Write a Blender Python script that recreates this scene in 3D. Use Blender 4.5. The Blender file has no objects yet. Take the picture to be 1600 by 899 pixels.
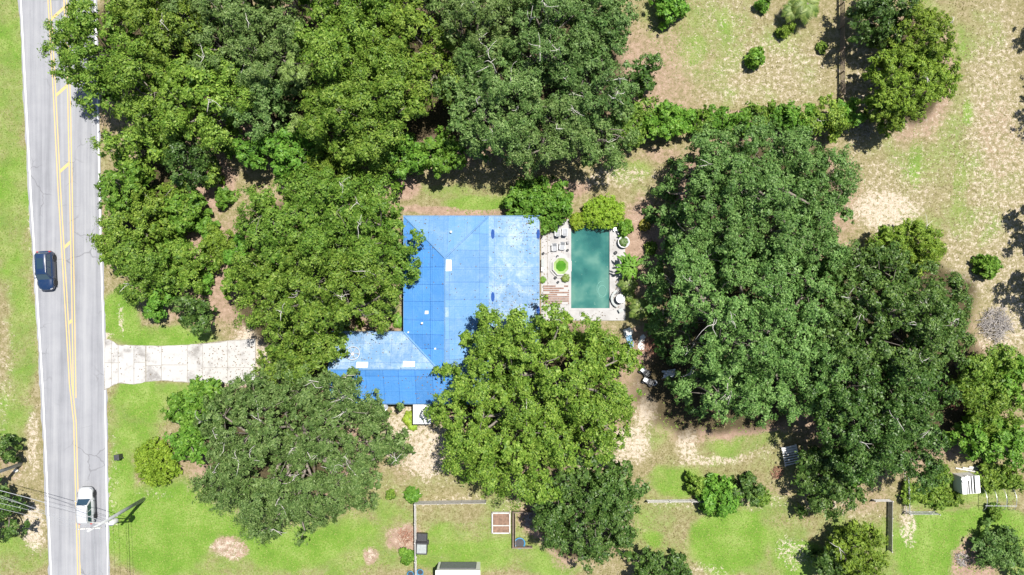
import bpy, math, random
import numpy as np
from mathutils import Vector, Matrix

# ------------------------------------------------------------------ camera, sky, sun, exposure
scene = bpy.context.scene
H = 84.0            # drone height in metres
F = 1092.0          # focal length in photograph pixels
cam_data = bpy.data.cameras.new('camera')
cam = bpy.data.objects.new('camera', cam_data)
scene.collection.objects.link(cam)
cam.location = (0, 0, H)
cam.rotation_euler = (0, 0, 0)
cam_data.sensor_fit = 'HORIZONTAL'
cam_data.angle = 2 * math.atan(800 / F)
cam_data.clip_end = 3000
scene.camera = cam

SUN_EL = math.radians(70)
SUN_AZ = math.radians(41)      # from +Y towards +X
world = bpy.data.worlds.new('World')
scene.world = world
world.use_nodes = True
wn = world.node_tree
sky = wn.nodes.new('ShaderNodeTexSky')
sky.sky_type = 'NISHITA'
sky.sun_disc = False
sky.sun_elevation = SUN_EL
sky.sun_rotation = SUN_AZ
sky.air_density = 1.0
sky.dust_density = 1.0
bg = wn.nodes['Background']
bg.inputs['Strength'].default_value = 0.068
wn.links.new(sky.outputs['Color'], bg.inputs['Color'])

sun_data = bpy.data.lights.new('sun', 'SUN')
sun_data.energy = 5.0
sun_data.angle = math.radians(0.53)
sun_data.color = (1.0, 0.955, 0.88)
sun = bpy.data.objects.new('sun', sun_data)
scene.collection.objects.link(sun)
sdir = Vector((math.sin(SUN_AZ) * math.cos(SUN_EL), math.cos(SUN_AZ) * math.cos(SUN_EL), math.sin(SUN_EL)))
sun.rotation_euler = sdir.to_track_quat('Z', 'Y').to_euler()
sun.location = sdir * 200

scene.view_settings.view_transform = 'Standard'
scene.view_settings.look = 'None'
scene.view_settings.exposure = 1.0
scene.view_settings.gamma = 1.0
scene.view_settings.use_curve_mapping = False
scene.cycles.max_bounces = 6
scene.cycles.transparent_max_bounces = 8

COL = scene.collection
RNG = np.random.default_rng(11)
random.seed(5)


def P(px, py, z=0.0):
    """photograph pixel -> world point at height z"""
    k = (H - z) / F
    return Vector(((px - 800) * k, (449.5 - py) * k, z))


# ------------------------------------------------------------------ helpers: objects
def tag(o, label=None, cat=None, group=None, kind=None):
    if label: o['label'] = label
    if cat: o['category'] = cat
    if group: o['group'] = group
    if kind: o['kind'] = kind
    return o


def empty(name, loc, rz=0.0):
    o = bpy.data.objects.new(name, None)
    COL.objects.link(o)
    o.location = loc
    o.rotation_euler = (0, 0, rz)
    o.empty_display_size = 0.3
    return o


def link_mesh(name, me, mat, parent=None):
    o = bpy.data.objects.new(name, me)
    COL.objects.link(o)
    if mat is not None and len(me.materials) == 0:
        me.materials.append(mat)
    o.parent = parent
    return o


class MB:
    def __init__(self):
        self.v = []; self.f = []

    def add(self, vs, fs):
        n = len(self.v)
        self.v += [tuple(p) for p in vs]
        self.f += [tuple(i + n for i in f) for f in fs]
        return self

    def box(self, c, s, rz=0.0, rx=0.0, ry=0.0):
        m = Matrix.Rotation(rz, 3, 'Z') @ Matrix.Rotation(ry, 3, 'Y') @ Matrix.Rotation(rx, 3, 'X')
        vs = []
        for dz in (-.5, .5):
            for dx, dy in ((-.5, -.5), (.5, -.5), (.5, .5), (-.5, .5)):
                vs.append(Vector(c) + m @ Vector((dx * s[0], dy * s[1], dz * s[2])))
        return self.add(vs, [(3, 2, 1, 0), (4, 5, 6, 7), (0, 1, 5, 4), (1, 2, 6, 5), (2, 3, 7, 6), (3, 0, 4, 7)])

    def prism(self, poly, z0, z1):
        n = len(poly)
        vs = [(p[0], p[1], z0) for p in poly] + [(p[0], p[1], z1) for p in poly]
        fs = [tuple(range(n - 1, -1, -1)), tuple(range(n, 2 * n))]
        fs += [(i, (i + 1) % n, n + (i + 1) % n, n + i) for i in range(n)]
        return self.add(vs, fs)

    def slab(self, pts, th):
        """a planar 3-D polygon given thickness th downwards"""
        n = len(pts)
        vs = [tuple(p) for p in pts] + [(p[0], p[1], p[2] - th) for p in pts]
        fs = [tuple(range(n)), tuple(range(2 * n - 1, n - 1, -1))]
        fs += [((i + 1) % n, i, n + i, n + (i + 1) % n) for i in range(n)]
        return self.add(vs, fs)

    def tube(self, pts, rad, n=6, cap=True):
        pts = [Vector(p) for p in pts]
        if not hasattr(rad, '__len__'): rad = [rad] * len(pts)
        vs = []; fs = []
        ref = Vector((0.31, 0.95, 0.05))
        for i, p in enumerate(pts):
            d = (pts[min(i + 1, len(pts) - 1)] - pts[max(i - 1, 0)])
            d = d.normalized() if d.length > 1e-9 else Vector((0, 0, 1))
            a = d.cross(ref)
            if a.length < 0.05: a = d.cross(Vector((1, 0, 0)))
            a.normalize(); b = d.cross(a)
            for k in range(n):
                t = 2 * math.pi * k / n
                vs.append(p + (a * math.cos(t) + b * math.sin(t)) * rad[i])
        for i in range(len(pts) - 1):
            for k in range(n):
                k2 = (k + 1) % n
                fs.append((i * n + k, i * n + k2, (i + 1) * n + k2, (i + 1) * n + k))
        if cap:
            fs.append(tuple(range(n - 1, -1, -1)))
            fs.append(tuple(range((len(pts) - 1) * n, len(pts) * n)))
        return self.add(vs, fs)

    def lathe(self, prof, c=(0, 0, 0), n=16, axis='Z'):
        vs = []; fs = []
        for r, z in prof:
            for k in range(n):
                t = 2 * math.pi * k / n
                if axis == 'Z': q = (r * math.cos(t), r * math.sin(t), z)
                elif axis == 'X': q = (z, r * math.cos(t), r * math.sin(t))
                else: q = (r * math.sin(t), z, r * math.cos(t))
                vs.append((q[0] + c[0], q[1] + c[1], q[2] + c[2]))
        for i in range(len(prof) - 1):
            for k in range(n):
                k2 = (k + 1) % n
                fs.append((i * n + k, i * n + k2, (i + 1) * n + k2, (i + 1) * n + k))
        if prof[0][0] > 1e-4: fs.append(tuple(range(n - 1, -1, -1)))
        if prof[-1][0] > 1e-4: fs.append(tuple(range((len(prof) - 1) * n, len(prof) * n)))
        return self.add(vs, fs)

    def loft(self, rings, close=True, cap=True):
        n = len(rings[0]); vs = [p for r in rings for p in r]; fs = []
        for i in range(len(rings) - 1):
            for k in range(n if close else n - 1):
                k2 = (k + 1) % n
                fs.append((i * n + k, i * n + k2, (i + 1) * n + k2, (i + 1) * n + k))
        if cap:
            fs.append(tuple(range(n - 1, -1, -1)))
            fs.append(tuple(range((len(rings) - 1) * n, len(rings) * n)))
        return self.add(vs, fs)

    def mesh(self, name, smooth=False):
        me = bpy.data.meshes.new(name)
        me.from_pydata(self.v, [], self.f)
        me.update()
        if smooth:
            me.polygons.foreach_set('use_smooth', [True] * len(me.polygons))
        return me

    def build(self, name, mat, parent=None, smooth=False, bevel=0.0):
        o = link_mesh(name, self.mesh(name, smooth), mat, parent)
        if bevel:
            b = o.modifiers.new('bevel', 'BEVEL'); b.width = bevel; b.segments = 2; b.limit_method = 'ANGLE'
        return o


# ------------------------------------------------------------------ helpers: materials
def new_mat(name):
    m = bpy.data.materials.new(name)
    m.use_nodes = True
    nt = m.node_tree
    return m, nt, nt.nodes['Principled BSDF'], nt.nodes['Material Output']


def nnode(nt, t, **kw):
    n = nt.nodes.new(t)
    for k, v in kw.items():
        if k in n.inputs.keys() if hasattr(n.inputs, 'keys') else False:
            n.inputs[k].default_value = v
        else:
            setattr(n, k, v)
    return n


def noise(nt, vec, scale, detail=4, rough=0.55, dist=0.0):
    n = nt.nodes.new('ShaderNodeTexNoise')
    n.inputs['Scale'].default_value = scale
    n.inputs['Detail'].default_value = detail
    n.inputs['Roughness'].default_value = rough
    n.inputs['Distortion'].default_value = dist
    if vec is not None: nt.links.new(vec, n.inputs['Vector'])
    return n.outputs['Fac']


def ramp(nt, fac, stops):
    r = nt.nodes.new('ShaderNodeValToRGB')
    el = r.color_ramp.elements
    while len(el) < len(stops): el.new(0.5)
    for e, (p, c) in zip(el, stops):
        e.position = p
        e.color = (*c, 1) if len(c) == 3 else c
    nt.links.new(fac, r.inputs['Fac'])
    return r.outputs['Color']


def mixc(nt, fac, a, b, mode='MIX'):
    n = nt.nodes.new('ShaderNodeMix'); n.data_type = 'RGBA'; n.blend_type = mode
    for sock, val in ((n.inputs[0], fac), (n.inputs[6], a), (n.inputs[7], b)):
        if hasattr(val, 'links'): nt.links.new(val, sock)
        elif isinstance(val, (int, float)): sock.default_value = val
        else: sock.default_value = (*val, 1)
    return n.outputs[2]


def math_n(nt, op, a, b=0.0, clamp=False):
    n = nt.nodes.new('ShaderNodeMath'); n.operation = op; n.use_clamp = clamp
    for s, v in ((n.inputs[0], a), (n.inputs[1], b)):
        if hasattr(v, 'links'): nt.links.new(v, s)
        else: s.default_value = v
    return n.outputs[0]


def smooth_n(nt, v, lo, hi):
    n = nt.nodes.new('ShaderNodeMapRange'); n.interpolation_type = 'SMOOTHSTEP'
    nt.links.new(v, n.inputs[0])
    n.inputs[1].default_value = lo; n.inputs[2].default_value = hi
    return n.outputs[0]


def bump(nt, h, strength, dist=0.05):
    b = nt.nodes.new('ShaderNodeBump')
    b.inputs['Strength'].default_value = strength
    b.inputs['Distance'].default_value = dist
    nt.links.new(h, b.inputs['Height'])
    return b.outputs['Normal']


def coords(nt, kind='Object'):
    if kind == 'Position':
        return nt.nodes.new('ShaderNodeNewGeometry').outputs['Position']
    return nt.nodes.new('ShaderNodeTexCoord').outputs[kind]


def simple(name, col, rough=0.6, metal=0.0, var=0.18, scale=4.0, bmp=0.15, spec=0.5, coat=0.0):
    m, nt, b, out = new_mat(name)
    pos = coords(nt, 'Position')
    f = noise(nt, pos, scale, 5, 0.6)
    dark = tuple(c * (1 - var) for c in col); lite = tuple(min(1, c * (1 + var)) for c in col)
    nt.links.new(ramp(nt, f, [(0.3, dark), (0.7, lite)]), b.inputs['Base Color'])
    b.inputs['Roughness'].default_value = rough
    b.inputs['Metallic'].default_value = metal
    b.inputs['Specular IOR Level'].default_value = spec
    b.inputs['Coat Weight'].default_value = coat
    if bmp:
        nt.links.new(bump(nt, noise(nt, pos, scale * 6, 3), bmp, 0.02), b.inputs['Normal'])
    return m


def leaf_mat(name, a, b_, c, trans=0.28, rough=0.5, spec=0.35):
    """leaf colour varies by leaf (random per island) and by patches of foliage age"""
    m, nt, b, out = new_mat(name)
    geo = nt.nodes.new('ShaderNodeNewGeometry')
    pos = geo.outputs['Position']
    rnd = geo.outputs['Random Per Island']
    n1 = noise(nt, pos, 0.55, 4, 0.7)
    f = math_n(nt, 'ADD', math_n(nt, 'MULTIPLY', rnd, 0.55), math_n(nt, 'MULTIPLY', n1, 0.6))
    col = ramp(nt, f, [(0.34, a), (0.57, b_), (0.82, c)])
    oi = nt.nodes.new('ShaderNodeObjectInfo')
    hs = nt.nodes.new('ShaderNodeHueSaturation')
    hv, h0 = (0.014, 0.492) if name in ('leaf_blue', 'leaf_dark', 'leaf_lush') else (0.020, 0.482)
    nt.links.new(math_n(nt, 'ADD', math_n(nt, 'MULTIPLY', oi.outputs['Random'], hv), h0), hs.inputs['Hue'])
    hs.inputs['Saturation'].default_value = 0.95
    r2 = math_n(nt, 'FRACT', math_n(nt, 'MULTIPLY', oi.outputs['Random'], 7.31))
    nt.links.new(math_n(nt, 'ADD', math_n(nt, 'MULTIPLY', r2, 0.28), 0.98), hs.inputs['Value'])
    nt.links.new(col, hs.inputs['Color']); col = hs.outputs['Color']
    nt.links.new(col, b.inputs['Base Color'])
    b.inputs['Roughness'].default_value = rough
    b.inputs['Specular IOR Level'].default_value = spec
    tr = nt.nodes.new('ShaderNodeBsdfTranslucent')
    tc = mixc(nt, 1.0, col, (1.15, 1.25, 0.5), 'MULTIPLY')
    nt.links.new(tc, tr.inputs['Color'])
    mx = nt.nodes.new('ShaderNodeMixShader')
    mx.inputs[0].default_value = trans
    nt.links.new(b.outputs[0], mx.inputs[1]); nt.links.new(tr.outputs[0], mx.inputs[2])
    nt.links.new(mx.outputs[0], out.inputs['Surface'])
    return m


M = {}
M['leaf_bright'] = leaf_mat('leaf_bright', (0.05, 0.12, 0.008), (0.098, 0.19, 0.014), (0.185, 0.285, 0.036), 0.36, 0.5, 0.22)
M['leaf_blue'] = leaf_mat('leaf_blue', (0.04, 0.102, 0.018), (0.08, 0.168, 0.032), (0.15, 0.255, 0.066), 0.3, 0.48, 0.22)
M['leaf_grey'] = leaf_mat('leaf_grey', (0.042, 0.096, 0.018), (0.078, 0.15, 0.03), (0.15, 0.23, 0.068), 0.3, 0.5, 0.22)
M['leaf_dark'] = leaf_mat('leaf_dark', (0.022, 0.06, 0.007), (0.046, 0.102, 0.013), (0.1, 0.168, 0.034), 0.28, 0.45, 0.3)
M['leaf_lime'] = leaf_mat('leaf_lime', (0.105, 0.2, 0.008), (0.165, 0.285, 0.012), (0.25, 0.36, 0.028), 0.34, 0.5, 0.2)
M['leaf_lush'] = leaf_mat('leaf_lush', (0.052, 0.14, 0.008), (0.088, 0.208, 0.014), (0.15, 0.275, 0.028), 0.34, 0.5, 0.25)
M['leaf_olive'] = leaf_mat('leaf_olive', (0.06, 0.125, 0.008), (0.105, 0.19, 0.012), (0.17, 0.26, 0.024), 0.28, 0.5, 0.2)
M['leaf_pine'] = leaf_mat('leaf_pine', (0.110, 0.190, 0.035), (0.150, 0.240, 0.050), (0.200, 0.290, 0.080), 0.3)
M['leaf_palm'] = leaf_mat('leaf_palm', (0.055, 0.105, 0.014), (0.09, 0.15, 0.02), (0.15, 0.21, 0.04), 0.25, 0.5, 0.3)
M['leaf_yellow'] = leaf_mat('leaf_yellow', (0.120, 0.150, 0.012), (0.180, 0.190, 0.016), (0.260, 0.240, 0.03), 0.3)
M['bark'] = simple('bark', (0.15, 0.13, 0.11), 0.9, var=0.35, scale=5, bmp=0.6)
M['bark_pale'] = simple('bark_pale', (0.40, 0.38, 0.35), 0.9, var=0.25, scale=5, bmp=0.4)
M['twig_red'] = simple('twig_red', (0.24, 0.12, 0.08), 0.9, var=0.35, scale=3)
M['twig_grey'] = simple('twig_grey', (0.26, 0.24, 0.23), 0.9, var=0.3, scale=2)
M['white'] = simple('white_paint', (0.55, 0.55, 0.54), 0.5, var=0.06, scale=2)
M['white_plastic'] = simple('white_plastic', (0.40, 0.41, 0.42), 0.35, var=0.05, scale=3, bmp=0.05)
M['grey_fabric'] = simple('grey_fabric', (0.24, 0.25, 0.27), 0.85, var=0.15, scale=6)
M['dark_plastic'] = simple('dark_plastic', (0.035, 0.037, 0.04), 0.5, var=0.25, scale=4, bmp=0.1)
M['grey_plastic'] = simple('grey_plastic', (0.22, 0.24, 0.24), 0.55, var=0.15, scale=4)
M['blue_plastic'] = simple('blue_plastic', (0.03, 0.16, 0.30), 0.4, var=0.2, scale=3)
M['sky_plastic'] = simple('sky_plastic', (0.14, 0.25, 0.36), 0.5, var=0.2, scale=3)
M['metal_dark'] = simple('metal_dark', (0.06, 0.06, 0.065), 0.45, 0.6, var=0.2)
M['metal_grey'] = simple('metal_grey', (0.45, 0.46, 0.48), 0.4, 0.7, var=0.15)
M['pole_concrete'] = simple('pole_concrete', (0.36, 0.37, 0.38), 0.85, var=0.15, scale=1.5)
M['wood_grey'] = simple('wood_grey', (0.40, 0.39, 0.375), 0.85, var=0.22, scale=3, bmp=0.3)
M['wood_brown'] = simple('wood_brown', (0.17, 0.13, 0.10), 0.85, var=0.3, scale=3, bmp=0.4)
M['wood_red'] = simple('wood_red', (0.17, 0.10, 0.075), 0.85, var=0.35, scale=3, bmp=0.4)
M['wall_cream'] = simple('wall_cream', (0.36, 0.30, 0.24), 0.85, var=0.1, scale=2)
M['rubber'] = simple('rubber', (0.02, 0.02, 0.022), 0.8, var=0.2)
M['alloy'] = simple('alloy', (0.38, 0.39, 0.41), 0.35, 0.8, var=0.1)
M['soil'] = simple('soil', (0.16, 0.10, 0.07), 0.95, var=0.4, scale=3, bmp=0.6)
M['rust'] = simple('rust', (0.30, 0.12, 0.05), 0.85, var=0.4, scale=3)
M['stone'] = simple('stone', (0.48, 0.46, 0.43), 0.9, var=0.3, scale=4, bmp=0.5)
M['lamp_red'] = simple('lamp_red', (0.35, 0.01, 0.01), 0.25, var=0.05)
M['lamp_clear'] = simple('lamp_clear', (0.25, 0.26, 0.28), 0.15, var=0.05)
M['wire'] = simple('wire', (0.45, 0.46, 0.48), 0.4, 0.6, var=0.1, bmp=0)


def glass_mat():
    m, nt, b, out = new_mat('car_glass')
    b.inputs['Base Color'].default_value = (0.015, 0.035, 0.055, 1)
    b.inputs['Roughness'].default_value = 0.06
    b.inputs['Specular IOR Level'].default_value = 0.9
    b.inputs['Coat Weight'].default_value = 0.6
    return m


M['glass'] = glass_mat()


def car_paint(name, col):
    m, nt, b, out = new_mat(name)
    pos = coords(nt, 'Object')
    d = noise(nt, pos, 3.0, 4)
    c2 = tuple(c * 0.9 + 0.008 for c in col)
    nt.links.new(ramp(nt, d, [(0.4, col), (0.75, c2)]), b.inputs['Base Color'])
    b.inputs['Roughness'].default_value = 0.32
    b.inputs['Coat Weight'].default_value = 0.8
    b.inputs['Coat Roughness'].default_value = 0.06
    return m


M['paint_blue'] = car_paint('paint_blue', (0.005, 0.020, 0.062))
M['paint_white'] = car_paint('paint_white', (0.36, 0.37, 0.385))


def tarp_mat(name, col, wear, chalk):
    m, nt, b, out = new_mat(name)
    pos = coords(nt, 'Position')
    oi = nt.nodes.new('ShaderNodeObjectInfo')
    v = math_n(nt, 'ADD', math_n(nt, 'MULTIPLY', oi.outputs['Random'], 0.22), 0.89)
    base = mixc(nt, 1.0, col, (1, 1, 1), 'MULTIPLY')
    mul = nt.nodes.new('ShaderNodeVectorMath'); mul.operation = 'SCALE'
    nt.links.new(base, mul.inputs[0]); nt.links.new(v, mul.inputs['Scale'])
    n1 = noise(nt, pos, 0.55, 5, 0.62, 0.6)
    n2 = noise(nt, pos, 3.2, 6, 0.7, 1.2)
    w = math_n(nt, 'MULTIPLY', smooth_n(nt, math_n(nt, 'ADD', math_n(nt, 'MULTIPLY', n1, 0.55), math_n(nt, 'MULTIPLY', n2, 0.45)), 0.42, 0.68), wear)
    c = mixc(nt, w, mul.outputs[0], chalk)
    # thin streaks where water has run
    mp = nt.nodes.new('ShaderNodeMapping'); mp.inputs['Scale'].default_value = (0.5, 0.5, 0.5)
    nt.links.new(pos, mp.inputs['Vector'])
    nt.links.new(c, b.inputs['Base Color'])
    b.inputs['Roughness'].default_value = 0.6
    b.inputs['Specular IOR Level'].default_value = 0.12 if name == 'tarp_deep' else 0.3
    sx = nt.nodes.new('ShaderNodeSeparateXYZ'); nt.links.new(pos, sx.inputs[0])
    cr = None
    for axis, per in ((0, 0.83), (1, 0.71)):
        fr = math_n(nt, 'FRACT', math_n(nt, 'MULTIPLY', sx.outputs[axis], per))
        ln_ = math_n(nt, 'SUBTRACT', 1.0, smooth_n(nt, math_n(nt, 'ABSOLUTE', math_n(nt, 'SUBTRACT', fr, 0.5)), 0.0, 0.05))
        cr = ln_ if cr is None else math_n(nt, 'MAXIMUM', cr, ln_)
    hh = math_n(nt, 'ADD', math_n(nt, 'ADD', math_n(nt, 'MULTIPLY', cr, 0.22), noise(nt, pos, 0.9, 4, 0.6, 0.5)), math_n(nt, 'MULTIPLY', noise(nt, pos, 6.0, 3), 0.25))
    nt.links.new(bump(nt, hh, 0.55, 0.12), b.inputs['Normal'])
    return m


M['tarp'] = tarp_mat('tarp_blue', (0.044, 0.160, 0.390), 0.35, (0.11, 0.235, 0.43))
M['tarp_worn'] = tarp_mat('tarp_blue_worn', (0.088, 0.180, 0.315), 0.95, (0.24, 0.31, 0.385))
M['tarp_mid'] = tarp_mat('tarp_blue_mid', (0.070, 0.172, 0.335), 0.50, (0.155, 0.245, 0.365))
M['tarp_deep'] = tarp_mat('tarp_deep', (0.008, 0.045, 0.19), 0.1, (0.04, 0.1, 0.26))


# ------------------------------------------------------------------ value noise for the ground masks
def vnoise(x, y, seed=0):
    xi = np.floor(x).astype(np.int64); yi = np.floor(y).astype(np.int64)
    fx = x - xi; fy = y - yi
    fx = fx * fx * (3 - 2 * fx); fy = fy * fy * (3 - 2 * fy)

    def h(a, b):
        n = (a * 374761393 + b * 668265263 + seed * 982451653) & 0xffffffff
        n = ((n ^ (n >> 13)) * 1274126177) & 0xffffffff
        return ((n ^ (n >> 16)) & 0xffff) / 65535.0
    return (h(xi, yi) * (1 - fx) + h(xi + 1, yi) * fx) * (1 - fy) + (h(xi, yi + 1) * (1 - fx) + h(xi + 1, yi + 1) * fx) * fy


def fbm(x, y, seed=0, o=4):
    s = 0; a = 0.5
    for i in range(o):
        s = s + a * vnoise(x * 2 ** i, y * 2 ** i, seed + i * 7); a *= 0.5
    return s / (1 - 0.5 ** o)


# ================================================================== GROUND
POOL = (P(892, 0).x, P(952.5, 0).x, P(0, 482).y, P(0, 352).y)      # x0,x1,y0,y1

LUSH = [(8, 120, 45, 190, .62), (20, 330, 45, 120, .72), (30, 520, 30, 130, .62), (15, 650, 40, 50, .6), (20, 870, 60, 30, .6),
        (190, 490, 34, 42, .95), (240, 522, 90, 18, .85), (205, 650, 45, 60, .85), (185, 760, 22, 80, .85), (270, 615, 60, 16, .7),
        (255, 830, 95, 75, 1.3), (330, 800, 80, 45, 1.2), (440, 850, 90, 40, 1.05), (540, 850, 80, 48, .75), (600, 800, 50, 25, .5), (300, 890, 80, 20, .6),
        (720, 865, 90, 30, .75), (700, 835, 50, 20, .6), (850, 880, 70, 22, .7), (810, 885, 90, 16, .7), (690, 860, 20, 30, .6),
        (745, 318, 55, 16, .85), (690, 297, 45, 14, .55), (800, 300, 30, 12, .4),
        (985, 278, 32, 22, .6), (1000, 300, 22, 25, .4), (1130, 212, 30, 10, .5),
        (1078, 78, 32, 34, .75), (1130, 70, 60, 50, .35), (1010, 70, 20, 70, .4), (1230, 50, 40, 40, .3), (1440, 20, 30, 40, .55),
        (1430, 240, 11, 60, .65), (1500, 300, 14, 50, .6), (1465, 275, 30, 40, .35), (1515, 175, 9, 22, .8), (1520, 60, 20, 60, .4), (1480, 330, 50, 30, .3),
        (1050, 745, 45, 22, .8), (1080, 650, 60, 20, .6), (1170, 690, 70, 26, .55), (1040, 700, 25, 40, .35), (1200, 735, 50, 20, .4),
        (1135, 845, 58, 46, 1.4), (1205, 825, 60, 45, .6), (1015, 838, 15, 12, .85), (1245, 870, 45, 28, .9), (1040, 815, 40, 25, .4), (1330, 850, 60, 40, .6), (1180, 880, 80, 20, .6),
        (1500, 838, 105, 36, 1.5), (1470, 870, 70, 34, 1.4), (1440, 835, 30, 40, .8), (1500, 770, 95, 26, .75), (1580, 830, 40, 30, .9), (1590, 890, 30, 20, .6)]
LUSH += [(640, 800, 260, 70, .34), (1150, 820, 260, 70, .42), (1120, 690, 140, 60, .34), (420, 860, 200, 50, .6), (1480, 270, 110, 110, .40), (1530, 120, 50, 120, .36), (1160, 110, 140, 70, .30), (1420, 860, 160, 60, .6), (1090, 60, 110, 70, .46), (1460, 30, 50, 60, .35), (740, 305, 120, 24, .35), (800, 850, 150, 50, .5)]
DIRT = [(335, 285, 40, 42, 1.0), (335, 400, 40, 55, 1.0), (350, 470, 35, 40, .7), (280, 440, 60, 60, .6), (615, 300, 45, 22, .9), (700, 331, 110, 8, .8), (870, 296, 60, 18, .8),
        (1010, 540, 32, 30, 1.2), (1005, 390, 40, 75, .85), (1010, 560, 30, 18, 1.0), (960, 255, 60, 10, .5), (1030, 240, 30, 16, .6), (1165, 668, 60, 15, 1.0), (640, 710, 55, 40, .4),
        (362, 860, 22, 20, .75), (583, 868, 14, 16, .8), (633, 835, 27, 24, 1.0), (1560, 220, 30, 100, .5), (1520, 872, 34, 34, 1.0), (598, 505, 32, 15, 1.2),
        (1420, 205, 40, 10, .6), (15, 730, 22, 22, .5), (1130, 600, 160, 80, .9), (1400, 600, 180, 130, .9), (600, 120, 480, 130, .9), (250, 330, 90, 90, .7), (470, 430, 140, 120, .9),
        (430, 700, 150, 110, .9), (840, 620, 140, 130, .9), (1180, 320, 150, 110, .9), (910, 820, 80, 60, .8), (1430, 110, 70, 110, .7), (230, 715, 30, 20, .5),
        (1180, 775, 70, 14, .5), (1300, 770, 90, 40, .5), (740, 800, 90, 30, .25), (1120, 185, 200, 14, .7), (1555, 640, 60, 80, .5), (830, 820, 25, 30, .9)]
SAND = [(360, 862, 20, 18, .75), (583, 868, 12, 14, .7), (632, 832, 24, 20, .6), (1470, 240, 130, 120, .46), (1560, 260, 60, 280, .64), (1180, 90, 150, 90, .45), (1400, 290, 70, 60, .6), (395, 560, 30, 46, 1.2), (640, 660, 42, 25, .9), (675, 705, 38, 40, 1.0), (640, 690, 55, 40, .75), (640, 755, 90, 14, .4), (1010, 630, 20, 45, 1.0), (985, 690, 34, 28, 1.0), (930, 722, 60, 12, 1.0), (1010, 600, 30, 14, .7),
        (1078, 690, 18, 32, .95), (1115, 718, 60, 9, .85), (1180, 715, 40, 14, .5), (1210, 110, 110, 60, .62), (1190, 150, 110, 14, .6), (1030, 90, 60, 80, .3), (1130, 20, 60, 30, .5),
        (1385, 325, 60, 34, 1.0), (1550, 90, 44, 120, .55), (1500, 390, 24, 50, .6), (1570, 500, 34, 60, .75), (1340, 150, 30, 110, .6), (1480, 220, 80, 60, .35), (1510, 440, 30, 30, .7),
        (52, 690, 10, 60, .8), (48, 820, 18, 40, .95), (30, 745, 26, 20, .5), (5, 590, 14, 100, .5), (10, 460, 8, 30, .4), (390, 540, 34, 40, 1.1), (340, 597, 60, 8, 1.0), (375, 600, 30, 14, .9),
        (175, 760, 9, 100, .45), (188, 500, 6, 26, .8), (168, 528, 6, 8, .9), (1235, 862, 26, 24, .7), (1420, 815, 14, 36, .9), (1350, 800, 50, 16, .5), (700, 783, 60, 10, .6), (800, 800, 40, 14, .5), (1190, 790, 40, 12, .5), (1060, 784, 60, 8, .6),
        (1290, 790, 40, 12, .6), (1100, 895, 50, 14, .6), (1225, 705, 30, 12, .5), (240, 770, 30, 8, .5), (960, 285, 60, 18, .7), (1000, 330, 30, 40, .35), (1150, 240, 30, 10, .6), (650, 820, 8, 60, .4), (690, 850, 10, 24, .3), (1600, 470, 30, 40, .6),
        (360, 245, 20, 40, .45), (600, 280, 30, 14, .5), (870, 286, 40, 8, .5), (40, 30, 5, 120, .5), (50, 250, 6, 200, .5), (66, 480, 6, 120, .5)]


LITTER_SHADE = [(1130, 600, 150, 90), (1180, 480, 160, 110), (1400, 600, 170, 130), (1400, 480, 130, 100), (600, 120, 400, 110), (230, 70, 110, 90), (860, 110, 130, 120), (470, 430, 120, 130), (430, 700, 130, 100), (840, 620, 130, 130), (1190, 300, 130, 90), (910, 820, 70, 55), (230, 350, 60, 110), (1430, 110, 50, 90)]  # ellipses under the crowns: leaf litter with tree shade painted into the ground


def masks(px, py, wx, wy):
    d1 = (fbm(wx * 0.16, wy * 0.16, 3) - .5) * 46
    d2 = (fbm(wx * 0.16 + 50, wy * 0.16, 9) - .5) * 46
    d1 = d1 + (fbm(wx * 0.8, wy * 0.8, 13, 3) - .5) * 14
    d2 = d2 + (fbm(wx * 0.8, wy * 0.8, 17, 3) - .5) * 14
    res = []
    for tab in (LUSH, DIRT, SAND):
        acc = np.zeros_like(px)
        for (cx, cy, rx, ry, a) in tab:
            sc = min(1.0, min(rx, ry) / 30.0 + 0.15)
            q = ((px + d1 * sc - cx) / rx) ** 2 + ((py + d2 * sc - cy) / ry) ** 2
            w = a * np.clip(1.35 - q * 0.75, 0, 1)
            acc = np.maximum(acc, w)
        res.append(acc)
    return res


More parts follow.
